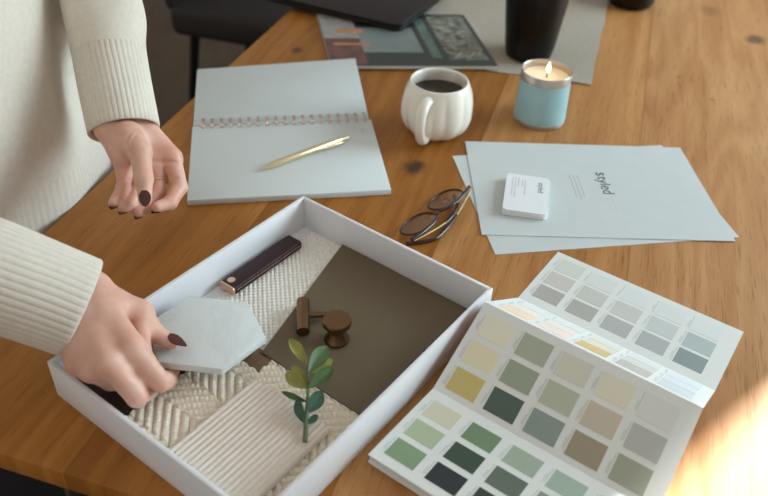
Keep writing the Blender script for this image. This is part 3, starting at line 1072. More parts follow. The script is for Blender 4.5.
temple([(0.0340, 0.6881, 0.0120), (0.0457, 0.7049, 0.0070), (0.0646, 0.7263, 0.0055), (0.0757, 0.7424, 0.0050), (0.0849, 0.7677, 0.0048), (0.0820, 0.7900, 0.0046)], 0.50)

# ------------------------------------------------------------------ spiral notebook
NA = math.radians(10.6)
n0 = Vector((-0.2345, 0.7465, 0))
nb = thing('spiral_notebook', 'open spiral-bound notebook with blank white pages lying behind the tray', 'notebook', n0, NA)
TN = ROOT[nb.name]
NW, NH = 0.2440, 0.1765
mb = MB().box((0, 0, 0), (NW, NH, 0.0085), TN).bevel(0.0016, 2)
mb.build('page_block', M['page'], nb)
def up_pt(x, y, zt):
    return TN @ Vector((x, y, zt))
ub, ut = [], []
# upper half: its far right corner rides up on the magazine
U0, U1 = 0.1780, 0.3490
for (x, y, z) in ((0.001, U0, 0.0020), (NW - 0.003, U0, 0.0022), (NW - 0.001, U1, 0.0138), (0.001, U1, 0.0030)):
    ub.append(up_pt(x, y, z))
    ut.append(up_pt(x, y, z + 0.0065))
mb = MB().hexa(ub, ut)
mb.bevel(0.0012, 2).build('page_block', M['paper'], nb)
for k in range(19):
    x = 0.012 + k * (NW - 0.024) / 18
    P = []
    for q in range(15):
        a = math.radians(-40 + 260 * q / 14)
        P.append(TN @ Vector((x + 0.0015, 0.1790 + 0.0105 * math.cos(a), 0.0088 + 0.0062 * math.sin(a))))
    rg = MB().tube(P, 0.0006, 6)
    P2 = [p + TN.to_3x3() @ Vector((0.0022, 0, 0)) for p in P]
    rg.tube(P2, 0.0006, 6)
    rg.build('wire_ring', M['rose_wire'], nb)
text_lines(TN @ Matrix.Translation(Vector((0.228, 0.1500, 0))), 0, 0, 2, 0.002, (0.016, 0.012), 0.0007, 0.0086, 'print_grey', 'small_print', nb)

# pen
p0, p1 = Vector((-0.1597, 0.8130, 0.0133)), Vector((-0.0540, 0.9045, 0.0133))
pd_ = (p1 - p0).normalized()
pl_ = (p1 - p0).length
pen = thing('pen', 'slim gold ballpoint pen lying on the lower notebook page', 'pen', ((p0.x + p1.x) / 2, (p0.y + p1.y) / 2, 0.0088))
def pp(q):
    return p0 + pd_ * q
MB().tube([pp(0.0), pp(0.003), pp(0.003)], [0.0006, 0.0009, 0.0010], 12).build('tip', M['gold'], pen)
MB().tube([pp(0.003), pp(0.010), pp(0.022), pp(0.125), pp(0.127)], [0.0011, 0.0026, 0.0043, 0.0043, 0.0036], 24).build('barrel', M['gold'], pen)
MB().tube([pp(0.127), pp(0.137), pp(pl_)], [0.0020, 0.0020, 0.0014], 14).build('push_button', M['gold'], pen)
ps = pd_.cross(Vector((0, 0, 1))).normalized()
if ps.x < 0:
    ps = -ps
MB().tube([pp(0.125) + ps * 0.0035, pp(0.124) + ps * 0.0062, pp(0.110) + ps * 0.0066, pp(0.088) + ps * 0.0060, pp(0.085) + ps * 0.0050], [0.0012, 0.0014, 0.0013, 0.0013, 0.0012], 10).build('clip', M['gold'], pen)

# ------------------------------------------------------------------ mug
mc = Vector((0.0625, 0.9570, 0.0))
mug = thing('mug', 'cream ceramic pumpkin-shaped mug holding black coffee', 'mug', mc)
NL = 10
def lobes(a, r, z):
    k = max(0.0, min(1.0, (0.074 - z) / 0.02))
    return 1 - 0.065 * k * (1 - abs(math.sin(NL / 2 * a + 0.6)) ** 0.6)
outer = [(0.0001, 0.002), (0.022, 0.0015), (0.030, 0.0), (0.036, 0.003), (0.043, 0.010), (0.0478, 0.020), (0.0500, 0.031), (0.0495, 0.043), (0.0475, 0.055), (0.0446, 0.0645),
         (0.0415, 0.0710), (0.0400, 0.0745), (0.0390, 0.0762)]
inner = [(0.0372, 0.0762), (0.0362, 0.0745), (0.0366, 0.0700), (0.0388, 0.0620), (0.0412, 0.0500), (0.0430, 0.0300), (0.036, 0.012), (0.0001, 0.008)]
mm = MB().lathe(outer + inner, mc, 120, rfun=lambda a, r, z: lobes(a, r, z))
mm.build('mug_body', M['ceramic'], mug, True, 60)
MB().lathe([(0.0001, 0.0580), (0.0388, 0.0580), (0.0392, 0.0560), (0.0001, 0.0560)], mc, 64).build('coffee', M['coffee'], mug)['label'] = 'dark coffee surface'
hd = Vector((-0.36, -0.93, 0)).normalized()
hp = spline([mc + hd * r + Vector((0, 0, z)) for r, z in ((0.038, 0.0625), (0.050, 0.0655), (0.0640, 0.056), (0.0680, 0.036), (0.0600, 0.0175), (0.0520, 0.0110), (0.040, 0.012))], 6)
MB().tube(hp, [0.0084 - 0.0012 * math.sin(PI * i / (len(hp) - 1)) for i in range(len(hp))], 16, flat=0.8).build('handle', M['ceramic'], mug)

# ------------------------------------------------------------------ candle
cc_ = Vector((0.2130, 1.0060, 0.0))
ca_ = thing('candle', 'lit candle in a pale blue tin near the black vase', 'candle', cc_)
MB().lathe([(0.0001, 0.0), (0.0355, 0.0), (0.0368, 0.0012), (0.0368, 0.0045), (0.0366, 0.0045), (0.0346, 0.0640), (0.0350, 0.0645), (0.0352, 0.0755), (0.0346, 0.0765), (0.0336, 0.0755),
             (0.0334, 0.0640), (0.0340, 0.006), (0.0001, 0.005)], cc_, 72).build('tin', M['tin'], ca_)
MB().lathe([(0.0367, 0.0060), (0.0370, 0.0062), (0.0350, 0.0632), (0.0347, 0.0634)], cc_, 72, cap0=False, cap1=False).build('wrapper', M['candle_blue'], ca_)['label'] = 'pale blue wrapper'
MB().lathe([(0.0001, 0.0655), (0.006, 0.0655), (0.020, 0.0660), (0.0325, 0.0672), (0.0333, 0.0640), (0.0001, 0.0600)], cc_, 60).build('wax', M['wax'], ca_)
wk = cc_ + Vector((0.0, -0.002, 0))
MB().tube([wk + Vector((0, 0, 0.0645)), wk + Vector((0.0004, 0, 0.070)), wk + Vector((0.001, 0, 0.0745))], 0.0008, 8).build('wick', M['wick'], ca_)
MB().lathe([(0.0002, 0.0730), (0.0018, 0.0745), (0.0029, 0.0778), (0.0027, 0.0808), (0.0018, 0.0840), (0.0008, 0.0870), (0.0001, 0.0892)], wk + Vector((0.001, 0, 0)), 20).build('flame', M['flame_core'], ca_)
fl = bpy.data.lights.new('flame_light', 'POINT')
fl.energy = 0.025
fl.color = (1.0, 0.62, 0.28)
fl.shadow_soft_size = 0.004
flo = bpy.data.objects.new('flame_light', fl)
C.objects.link(flo)
flo.location = (wk.x, wk.y, 0.098 + ZT)

# ------------------------------------------------------------------ linen placemat, magazine, laptop, vase, dark pot
cl0 = Vector((0.3080, 1.1200, 0))
ux = Vector((-0.976, 0.216, 0))
vy = Vector((0.263, 0.965, 0))
lm_ = thing('placemat', 'cream linen placemat under the magazine and the black vase', 'placemat', (0.13, 1.32, 0))
def cloth_pt(u_, v_):
    p = cl0 + ux * (u_ * 0.41) + vy * (v_ * 0.44)
    e = 0.0015 * math.sin(v_ * 23) * (u_ < 0.02) + 0.0015 * math.sin(u_ * 31) * (v_ < 0.02)
    return p + Vector((e, e, 0.0022 + 0.0006 * math.sin(u_ * 17 + v_ * 9)))
g1 = MB().grid(cloth_pt, 40, 40)
n = len(g1.v)
g1.add([p - Vector((0, 0, 0.0016)) for p in g1.v], [f[::-1] for f in g1.f])
rim = list(range(41)) + [j * 41 + 40 for j in range(1, 41)] + [40 * 41 + i for i in range(39, -1, -1)] + [j * 41 for j in range(39, 0, -1)]
for a, b_ in zip(rim, rim[1:] + rim[:1]):
    g1.f.append([a, b_, b_ + n, a + n])
    g1.mi.append(0)
g1.build('cloth', M['linen'], lm_, True, 60)

MA = math.radians(6.5)
mz0 = Vector((0.1665, 1.1575, 0))
mag = thing('magazine', 'glossy magazine with a dark green picture cover, partly under the notebook and the laptop', 'magazine', (mz0.x, mz0.y, 0.0030), MA)
TMg = Matrix.Translation(mz0) @ Matrix.Rotation(MA, 4, 'Z')
TMg = TMg @ Matrix(((1, -0.10, 0, 0), (0, 1, 0, 0), (0, 0, 1, 0), (0, 0, 0, 1)))
MW, MH = 0.264, 0.212
MB().box((-MW, 0, 0.0032), (0, MH, 0.0080), TMg).build('pages', M['paper'], mag, False)
cov = MB()
cm = [mat('cover_dark', lin(38, 46, 42), 0.3, vary=0.25, vscale=60), mat('cover_foliage', lin(112, 114, 100), 0.3, vary=0.95, vscale=95),
      mat('cover_teal', lin(126, 140, 140), 0.3, vary=0.10, vscale=30), mat('cover_red', lin(104, 60, 54), 0.3, vary=0.45, vscale=50), mat('cover_pale', lin(160, 156, 152), 0.3, vary=0.2),
      mat('cover_amber', lin(196, 130, 84), 0.3, vary=0.3), mat('cover_green_text', lin(78, 110, 98), 0.3, vary=0.4, vscale=90)]
def cpatch(x0, x1, y0, y1, z, mi):
    cov.box((x0, y0, z - 0.0001), (x1, y1, z), TMg, mi)
cpatch(-MW, 0, 0, MH, 0.0082, 0)
cpatch(-0.072, -0.008, 0.022, 0.200, 0.00835, 1)
cpatch(-0.098, -0.082, 0.030, 0.190, 0.00835, 6)
cpatch(-0.205, -0.108, 0.050, 0.150, 0.00835, 2)
cpatch(-0.263, -0.205, 0.004, 0.105, 0.00835, 3)
cpatch(-0.263, -0.205, 0.105, 0.210, 0.00835, 4)
cpatch(-0.240, -0.195, 0.128, 0.142, 0.0085, 5)
cpatch(-0.250, -0.190, 0.078, 0.086, 0.0085, 5)
for (x0, y0, dx, dy) in ((-0.064, 0.030, 0.022, 0.022), (-0.040, 0.032, 0.020, 0.020), (-0.024, 0.036, 0.012, 0.018), (-0.060, 0.095, 0.040, 0.006), (-0.055, 0.130, 0.036, 0.008), (-0.066, 0.150, 0.020, 0.006)):
    q = [TMg @ Vector(p) for p in ((x0, y0, 0.0084), (x0 + 0.006, y0, 0.0084), (x0 + dx, y0 + dy, 0.0084), (x0 + dx - 0.006, y0 + dy, 0.0084))]
    cov.hexa(q, [p + Vector((0, 0, 0.0001)) for p in q], 4)
cov.build('cover', cm, mag, False)

la = math.radians(155)
lc = Vector((0.0078, 1.2660, 0))
lap = thing('laptop', 'dark closed laptop with rounded corners resting on the magazine at the back', 'laptop', (lc.x, lc.y + 0.1, 0.0088))
TLp = Matrix.Translation(lc) @ Matrix.Rotation(la - PI, 4, 'Z')
# local: edges run from the near corner along -x and +y ... rounded outline
LP = []
Wl, Hl, rr = 0.31, 0.22, 0.016
for (cx_, cy_, a0_) in ((-rr, rr, -90), (-rr, Hl - rr, 0), (-Wl + rr, Hl - rr, 90), (-Wl + rr, rr, 180)):
    for q in range(7):
        a = math.radians(a0_ + 90 * q / 6)
        LP.append((cx_ + rr * math.cos(a), cy_ + rr * math.sin(a)))
MB().prism(LP, 0.0095, 0.0165, TLp).bevel(0.0015, 2, 50).build('base', M['laptop'], lap)
MB().prism(LP, 0.0170, 0.0225, TLp).bevel(0.0018, 2, 50).build('lid', M['laptop'], lap)
for x, y in ((-0.03, 0.03), (-0.28, 0.03), (-0.03, 0.19), (-0.28, 0.19)):
    MB().prism([(x + 0.008 * math.cos(k * PI / 6), y + 0.008 * math.sin(k * PI / 6)) for k in range(12)], 0.0086, 0.0096, TLp).build('foot', M['black_metal'], lap)

vb = Vector((0.2215, 1.2190, 0.0030))
va = thing('vase', 'tall black vase standing on the cream placemat behind the candle', 'vase', vb)
MB().lathe([(0.0001, 0.0), (0.034, 0.0), (0.0375, 0.003), (0.041, 0.02), (0.0455, 0.06), (0.050, 0.10), (0.0495, 0.14), (0.043, 0.18), (0.030, 0.21), (0.022, 0.23), (0.024, 0.25), (0.0205, 0.25), (0.0185, 0.23),
            (0.026, 0.205), (0.038, 0.17), (0.044, 0.10), (0.034, 0.01), (0.0001, 0.006)], vb, 72).build('vase_body', M['vase_black'], va)
pb = Vector((0.4480, 1.4830, 0.0))
po = thing('black_bowl', 'small dark round bowl at the far edge of the picture, right of the placemat', 'bowl', pb)
MB().lathe([(0.0001, 0.0), (0.030, 0.0), (0.040, 0.004), (0.0445, 0.014), (0.0455, 0.03), (0.045, 0.05), (0.042, 0.05), (0.0415, 0.03), (0.036, 0.010), (0.0001, 0.006)], pb, 56).build('bowl_body', M['vase_black'], po)

# ------------------------------------------------------------------ the person
def seg_dist(P, a, b, r0, r1):
    a, b = np.array(a, np.float32), np.array(b, np.float32)
    ab = b - a
    L2 = float(ab @ ab) + 1e-12
    t_ = np.clip(((P - a) @ ab) / L2, 0, 1)
    d_ = P - a - t_[..., None] * ab
    return np.sqrt((d_ * d_).sum(-1)) - (r0 + (r1 - r0) * t_)
def smin(a, b, k):
    h = np.clip(0.5 + 0.5 * (b - a) / k, 0, 1)
    return b * (1 - h) + a * h - k * h * (1 - h)
def chain(P, pts, rad, k=0.003):
    d_ = None
    for i in range(len(pts) - 1):
        e = seg_dist(P, pts[i], pts[i + 1], rad[i], rad[i + 1])
        d_ = e if d_ is None else smin(d_, e, k)
    return d_
def surface_nets(fn, lo, hi, h):
    lo = np.array(lo, np.float32)
    n_ = np.ceil((np.array(hi) - lo) / h).astype(int) + 1
    ax_ = [lo[i] + h * np.arange(n_[i], dtype=np.float32) for i in range(3)]
    G = np.stack(np.meshgrid(*ax_, indexing='ij'), -1)
    D = fn(G).astype(np.float32)
    s = D < 0
    c = [D[i:n_[0] - 1 + i, j:n_[1] - 1 + j, k:n_[2] - 1 + k] for i in (0, 1) for j in (0, 1) for k in (0, 1)]
    sg = np.stack([x < 0 for x in c])
    act = sg.any(0) & ~sg.all(0)
    idx = -np.ones(act.shape, int)
    cells = np.argwhere(act)
    idx[act] = np.arange(len(cells))
    cv = np.stack([x[act] for x in c], 1)
    corners = np.array([(i, j, k) for i in (0, 1) for j in (0, 1) for k in (0, 1)], np.float32)
    acc = np.zeros((len(cells), 3), np.float32)
    cnt = np.zeros(len(cells), np.float32)
    for a in range(8):
        for b_ in range(a + 1, 8):
            if np.abs(corners[a] - corners[b_]).sum() != 1:
                continue
            va_, vb_ = cv[:, a], cv[:, b_]
            cr = (va_ < 0) != (vb_ < 0)
            t_ = np.where(cr, va_ / np.where(cr, va_ - vb_, 1), 0)
            acc[cr] += (corners[a] + t_[:, None] * (corners[b_] - corners[a]))[cr]
            cnt[cr] += 1
    V = lo + h * (cells + acc / cnt[:, None])
    F = []
    for ax in range(3):
        o1, o2 = [(1, 2), (2, 0), (0, 1)][ax]
        sl0 = [slice(None)] * 3
        sl1 = [slice(None)] * 3
        sl0[ax], sl1[ax] = slice(0, -1), slice(1, None)
        ch = s[tuple(sl0)] != s[tuple(sl1)]
        E = np.argwhere(ch)
        ok = np.ones(len(E), bool)
        for o in (o1, o2):
            ok &= (E[:, o] > 0) & (E[:, o] < n_[o] - 1)
        E = E[ok]
        q = []
        for (p1_, p2_) in ((-1, -1), (0, -1), (0, 0), (-1, 0)):
            e = E.copy()
            e[:, o1] += p1_
            e[:, o2] += p2_
            q.append(idx[e[:, 0], e[:, 1], e[:, 2]])
        q = np.stack(q, 1)
        fl_ = ~s[E[:, 0], E[:, 1], E[:, 2]]
        q[fl_] = q[fl_][:, ::-1]
        F.append(q)
    return V, np.concatenate(F)

RH = dict(
    wrist=[(-0.2493, 0.4979, 0.0860), (-0.2578, 0.4619, 0.0780)],
    fore=[(-0.300, 0.4840, 0.104), (-0.345, 0.480, 0.130)],
    index=[(-0.2030,0.4452,0.0730), (-0.1789,0.4330,0.0460), (-0.1812,0.4516,0.0265), (-0.1806,0.4679,0.0215)],
    middle=[(-0.2163,0.4281,0.0700), (-0.1952,0.4184,0.0430), (-0.1939,0.4410,0.0260), (-0.1896,0.4551,0.0220)],
    ring=[(-0.2326, 0.4290, 0.0620), (-0.2250, 0.4400, 0.0360), (-0.2155, 0.4507, 0.0210), (-0.1976, 0.4547, 0.0205)],
    pinky=[(-0.2479, 0.4391, 0.0560), (-0.2440, 0.4480, 0.0360), (-0.2363, 0.4565, 0.0220), (-0.2162, 0.4586, 0.0200)],
    thumb=[(-0.2372, 0.4919, 0.0780), (-0.2113, 0.4961, 0.0630), (-0.1992, 0.4844, 0.0525), (-0.1825, 0.4798, 0.0455)])
LH = dict(
    wrist=[(-0.2976, 0.7203, 0.1210), (-0.2755, 0.7445, 0.1162)],
    fore=[(-0.2891, 0.7495, 0.1345), (-0.3050, 0.7880, 0.1640)],
    index=[(-0.2330,0.7119,0.0880), (-0.2202,0.6833,0.0704), (-0.2250,0.6596,0.0659), (-0.2345,0.6462,0.0697)],
    middle=[(-0.2480,0.7053,0.0836), (-0.2428,0.6790,0.0642), (-0.2495,0.6589,0.0611), (-0.2531,0.6422,0.0651)],
    ring=[(-0.2618,0.6943,0.0860), (-0.2583,0.6678,0.0747), (-0.2618,0.6477,0.0719), (-0.2647,0.6337,0.0759)],
    pinky=[(-0.2752,0.6843,0.0902), (-0.2711,0.6590,0.0823), (-0.2718,0.6432,0.0806), (-0.2728,0.6325,0.0825)],
    thumb=[(-0.2760, 0.7054, 0.1163), (-0.2546, 0.6798, 0.1136), (-0.2456, 0.6539, 0.0993), (-0.2422, 0.6371, 0.0842)])
FR_ = dict(index=(0.0098, 0.0084, 0.0074, 0.0060), middle=(0.0100, 0.0086, 0.0076, 0.0062), ring=(0.0096, 0.0081, 0.0072, 0.0059),
           pinky=(0.0088, 0.0070, 0.0063, 0.0052), thumb=(0.0150, 0.0108, 0.0092, 0.0066))
def hand_fn(H, thenar):
    wa, wb = H['wrist']
    def fn(P):
        palm = None
        for f, r in (('index', 0.0112), ('middle', 0.0112), ('ring', 0.0108), ('pinky', 0.0100)):
            m_ = H[f][0]
            k = {'index': 0.15, 'middle': 0.4, 'ring': 0.65, 'pinky': 0.95}[f]
            w0 = np.array(wa if f in ('index', 'middle') else wb)
            w0 = np.array(H['wrist'][0 if H is RH else 1]) * (1 - k) + np.array(H['wrist'][1 if H is RH else 0]) * k
            e = seg_dist(P, w0, m_, 0.0150, r)
            palm = e if palm is None else smin(palm, e, 0.010)
        fa, fb = H['fore']
        for w0 in (wa, wb):
            q = (np.array(w0) - (np.array(wa) + np.array(wb)) / 2) * 0.9
            palm = smin(palm, seg_dist(P, w0, np.array(fa) + q, 0.0165, 0.0170), 0.012)
            palm = smin(palm, seg_dist(P, np.array(fa) + q, np.array(fb) + q * 0.5, 0.0170, 0.0170), 0.012)
        for a_, b_, r0_, r1_ in H.get('pads', ()):
            palm = smin(palm, seg_dist(P, a_, b_, r0_, r1_), 0.006)
        t_ = H['thumb']
        palm = smin(palm, seg_dist(P, np.array(t_[0]) * 0.7 + np.array(t_[1]) * 0.3, np.array(H['middle'][0]) * 0.5 + (np.array(wa) + np.array(wb)) * 0.25, 0.0125, 0.008), 0.012)
        d_ = None
        for f in ('index', 'middle', 'ring', 'pinky'):
            e = chain(P, H[f], FR_[f], 0.0025)
            # fleshy fingertip
            e = smin(palm, e, 0.005)
            d_ = e if d_ is None else np.minimum(d_, e)
        th_ = smin(seg_dist(P, t_[0], t_[1], thenar, 0.0122), chain(P, t_[1:], FR_['thumb'][1:], 0.003), 0.004)
        d_ = np.minimum(d_, smin(palm, th_, 0.0055))
        for web in H.get('webs', ()):
            d_ = smin(d_, seg_dist(P, web[0], web[1], 0.007, 0.007), 0.006)
        for cr, amp, wid in H.get('creases', ()):
            for a_, b_ in zip(cr, cr[1:]):
                q = seg_dist(P, a_, b_, 0, 0)
                d_ = d_ + amp * np.exp(-(q / wid) ** 2)
        return d_
    return fn
def bounds(H, m_=0.03):
    A_ = np.array([p for k_, v in H.items() if k_ not in ('webs', 'creases', 'pads') for p in v])
    return A_.min(0) - m_, A_.max(0) + m_
RH['webs'] = [((-0.2090, 0.4880, 0.0620), (-0.1930, 0.4420, 0.0600)), ((-0.1980, 0.4420, 0.0600), (-0.2080, 0.4290, 0.0590)), ((-0.1900, 0.4370, 0.0520), (-0.1990, 0.4260, 0.0480))]
LH['pads'] = [((-0.2930, 0.7130, 0.1190), (-0.2750, 0.6850, 0.0990), 0.0145, 0.0100)]
LH['creases'] = [([(-0.2840, 0.6760, 0.0930), (-0.2789, 0.6724, 0.0963), (-0.2719, 0.6740, 0.0982), (-0.2630, 0.6660, 0.1060)], 0.0028, 0.0017),
                 ([(-0.2840, 0.6660, 0.0860), (-0.2788, 0.6634, 0.0874), (-0.2692, 0.6608, 0.0910), (-0.2641, 0.6685, 0.0851)], 0.0024, 0.0016),
                 ([(-0.2486, 0.6962, 0.0930), (-0.2399, 0.6983, 0.0910), (-0.2254, 0.6999, 0.0909)], 0.0028, 0.0017),
                 ([(-0.2298, 0.6843, 0.0767), (-0.2217, 0.6842, 0.0811)], 0.0022, 0.0016),
                 ([(-0.2537, 0.6487, 0.1023), (-0.2444, 0.6448, 0.1036), (-0.2370, 0.6499, 0.1025)], 0.0007, 0.0009),
                 ([(-0.2523, 0.6460, 0.0999), (-0.2443, 0.6431, 0.1011), (-0.2376, 0.6473, 0.1005)], 0.0007, 0.0009),
                 ([(-0.2629, 0.6967, 0.1304), (-0.2669, 0.6839, 0.1270), (-0.2670, 0.6774, 0.1215), (-0.2599, 0.6685, 0.1178)], 0.0012, 0.0014),
                 ([(-0.2585, 0.6947, 0.1283), (-0.2616, 0.6788, 0.1256), (-0.2601, 0.6710, 0.1210)], 0.0009, 0.0012)]
lo, hi = bounds(RH)
V1, F1 = surface_nets(hand_fn(RH, 0.0135), lo, hi, 0.0015)
lo, hi = bounds(LH)
V2, F2 = surface_nets(hand_fn(LH, 0.0170), lo, hi, 0.0015)

BCN = np.array([-0.508, 0.758, 0.0])
UF = np.array([0.97, -0.243, 0.0])       # the way she faces
UV = np.array([0.243, 0.97, 0.0])        # towards her left
UZ = np.array([0, 0, 1.0])
def bp_(f, v, z):
    return BCN + UF * f + UV * v + UZ * z
shL, shR = bp_(0.0, 0.165, 0.600), bp_(0.0, -0.165, 0.600)
elL = np.array([-0.3440, 0.8980, 0.3080])
elR = np.array([-0.4900, 0.4720, 0.2050])
head = bp_(0.03, 0.0, 0.835)
def body_fn(P):
    d_ = seg_dist(P, bp_(0, -0.06, 0.08), bp_(0, 0.06, 0.08), 0.105, 0.105)
    d_ = smin(d_, seg_dist(P, bp_(0, -0.07, 0.45), bp_(0, 0.07, 0.45), 0.09, 0.09), 0.08)
    d_ = smin(d_, seg_dist(P, bp_(0, -0.11, 0.575), bp_(0, 0.11, 0.575), 0.045, 0.045), 0.05)
    d_ = smin(d_, seg_dist(P, bp_(0, 0, 0.2), bp_(0, 0, 0.4), 0.09, 0.09), 0.05)
    d_ = smin(d_, seg_dist(P, bp_(0, 0, 0.60), bp_(0.015, 0, 0.74), 0.054, 0.050), 0.03)
    for sh, el, fb in ((shL, elL, LH['fore'][1]), (shR, elR, RH['fore'][1])):
        d_ = smin(d_, seg_dist(P, sh - UZ * 0.01, el, 0.036, 0.026), 0.02)
        d_ = smin(d_, seg_dist(P, el, fb, 0.026, 0.018), 0.012)
    for sg in (-1, 1):
        d_ = smin(d_, seg_dist(P, bp_(0, sg * 0.085, 0.03), bp_(0.01, sg * 0.085, -0.33), 0.075, 0.050), 0.03)
        d_ = smin(d_, seg_dist(P, bp_(0.01, sg * 0.085, -0.33), bp_(-0.01, sg * 0.085, -0.69), 0.050, 0.036), 0.02)
    # head with jaw, nose and ears
    def ell(c, a, b_, c_):
        q = P - np.array(c, np.float32)
        x, y, z = q @ UF.astype(np.float32) / a, q @ UV.astype(np.float32) / b_, q[..., 2] / c_
        r = np.sqrt(x * x + y * y + z * z)
        return (r - 1) * min(a, b_, c_)
    hd_ = ell(head + UZ * 0.02, 0.092, 0.074, 0.092)
    hd_ = smin(hd_, ell(head + UF * 0.025 - UZ * 0.055, 0.058, 0.050, 0.058), 0.03)
    hd_ = smin(hd_, seg_dist(P, head + UF * 0.098 + UZ * 0.005, head + UF * 0.112 - UZ * 0.030, 0.008, 0.012), 0.012)
    for sg in (-1, 1):
        hd_ = smin(hd_, ell(head + UV * sg * 0.076 - UZ * 0.012, 0.018, 0.009, 0.030), 0.008)
        hd_ = np.maximum(hd_, -(np.linalg.norm(P - (head + UF * 0.098 + UV * sg * 0.031 + UZ * 0.004).astype(np.float32), axis=-1) - 0.014))
    return smin(d_, hd_, 0.02)
V3, F3 = surface_nets(body_fn, (-0.72, 0.30, -0.74), (-0.22, 1.06, 0.97), 0.0085)
person = thing('person', 'person in a cream ribbed-cuff sweater standing at the table, holding the hexagonal tile', 'person', (BCN[0], BCN[1], FZ))
mb = MB()
for V_, F_ in ((V1, F1), (V2, F2), (V3, F3)):
    mb.add([Vector(map(float, v)) for v in V_], F_.tolist())
body = mb.build('body', M['skin'], person, True, 180)

def nail(base, tip, up, L, wid, name='fingernail', curve=0.5, point=0.35):
    """painted almond nail: base->tip direction, 'up' = outward normal"""
    base, d_ = Vector(base), (Vector(tip) - Vector(base)).normalized()
    u_ = Vector(up)
    u_ = (u_ - d_ * u_.dot(d_)).normalized()
    s_ = d_.cross(u_)
    nl, nw = 12, 8
    A_, B_ = [], []
    for i in range(nl + 1):
        q = i / nl
        hw = wid * max(0.0, math.sin(PI * (0.05 + 0.955 * q))) ** 0.5
        hw *= 1 - point * q * q
        for j in range(nw + 1):
            x = (j / nw - 0.5) * 2
            p = base + d_ * (q * L) + s_ * (hw * math.sin(x * 1.1) / math.sin(1.1)) - u_ * (curve * hw * (1 - math.cos(x * 1.1))) - u_ * (0.0012 * q * q)
            A_.append(p + u_ * 0.0005)
            B_.append(p - u_ * 0.0006)
    n_ = nw + 1
    F = []
    tot = len(A_)
    for i in range(nl):
        for j in range(nw):
            a = i * n_ + j
            F.append((a, a + 1, a + n_ + 1, a + n_))
            F.append((tot + a, tot + a + n_, tot + a + n_ + 1, tot + a + 1))
    rim = [i for i in range(n_)] + [i * n_ + nw for i in range(1, nl + 1)] + [nl * n_ + j for j in range(nw - 1, -1, -1)] + [i * n_ for i in range(nl - 1, 0, -1)]
    for a, b_ in zip(rim, rim[1:] + rim[:1]):
        F.append((b_, a, tot + a, tot + b_))
    o = MB().add(A_ + B_, F).build(name, M['nail'], body, True, 60)
    return o
def V3d(p):
    return Vector([float(x) for x in p])
CAMP = Vector((0, 0, 0.5402))
def finger_nail(H, f, up, L, wid, back=0.004, lift=0.95, **kw):
    a, b_ = V3d(H[f][2]), V3d(H[f][3])
    d_ = (b_ - a).normalized()
    u_ = Vector(up)
    u_ = (u_ - d_ * u_.dot(d_)).normalized()
    r = FR_[f][3]
    base = b_ - d_ * back + u_ * (r * lift)
    nail(base, base + d_, u_, L, wid, **kw)
# right hand: thumb on the tile and two curled fingers
finger_nail(RH, 'thumb', (-0.05, 0.10, 1.0), 0.0185, 0.0058, 0.004, 1.05, point=0.62, curve=0.3)
finger_nail(RH, 'index', (-0.1, 0.3, -0.9), 0.0130, 0.0046, 0.004)
finger_nail(RH, 'middle', (-0.1, 0.3, -0.9), 0.0130, 0.0046, 0.004)
finger_nail(RH, 'ring', (-0.1, 0.3, -0.9), 0.0120, 0.0044, 0.004)
finger_nail(RH, 'pinky', (-0.1, 0.3, -0.9), 0.0110, 0.0040, 0.004)
# left hand: thumbnail towards the viewer, the others on the far side of the fingertips
tm_ = (CAMP - V3d(LH['thumb'][3])).normalized()
finger_nail(LH, 'thumb', tm_, 0.0165, 0.0062, 0.0080, 1.10, point=0.3, curve=0.3)
for f in ('index', 'middle', 'ring', 'pinky'):
    finger_nail(LH, f, (0.05, -0.35, -0.9), 0.0110, 0.0045, 0.003, 0.95)
# thin ring on the left hand
mA, mB = V3d(LH['middle'][0]), V3d(LH['middle'][1])
md = (mB - mA).normalized()
ra = mA + (mB - mA) * 0.62
e1 = md.cross(Vector((0, 0, 1))).normalized()
e2 = md.cross(e1)
MB().tube([ra + (e1 * math.cos(2 * PI * i / 32) + e2 * math.sin(2 * PI * i / 32)) * 0.0100 for i in range(32)], 0.0009, 8, close=True).build('ring', M['gold'], person)['label'] = 'thin gold ring'

# eyes, mouth, hair (the face is above the frame)
for sg in (-1, 1):
    ec = V3d(head + UF * 0.075 + UV * sg * 0.031 + UZ * 0.004)
    Te = Matrix.Translation(ec)
    MB().lathe([(0.0115 * math.sin(PI * k / 10) + 1e-5, -0.0115 * math.cos(PI * k / 10)) for k in range(11)], (0, 0, 0), 16, Te).build('eye', M['eye'], person)
    ic = ec + V3d(UF) * 0.0092
    MB().lathe([(0.0050 * math.sin(PI * k / 8) + 1e-5, -0.0050 * math.cos(PI * k / 8)) for k in range(9)], (0, 0, 0), 12, Matrix.Translation(ic)).build('iris', M['iris'], person)
mth = V3d(head + UF * 0.084 - UZ * 0.062)
MB().tube([mth + V3d(UV) * x - V3d(UF) * (x * x * 8) for x in (-0.022, -0.012, 0, 0.012, 0.022)], [0.001, 0.004, 0.005, 0.004, 0.001], 10).build('mouth', M['lip'], person)
def hair_fn(P):
    q = P - (head + UZ * 0.022 - UF * 0.012).astype(np.float32)
    x, y, z = q @ UF.astype(np.float32) / 0.100, q @ UV.astype(np.float32) / 0.086, q[..., 2] / 0.102
    d_ = (np.sqrt(x * x + y * y + z * z) - 1) * 0.09
    for sg in (-1, 0, 1):
        d_ = smin(d_, seg_dist(P, head - UF * 0.05 + UV * sg * 0.05 + UZ * 0.0, head - UF * 0.075 + UV * sg * 0.065 - UZ * 0.22, 0.045, 0.028), 0.03)
    cut = (P - (head + UF * 0.045).astype(np.float32)) @ (UF * 0.86 - UZ * 0.5).astype(np.float32)
    return np.maximum(d_, cut)
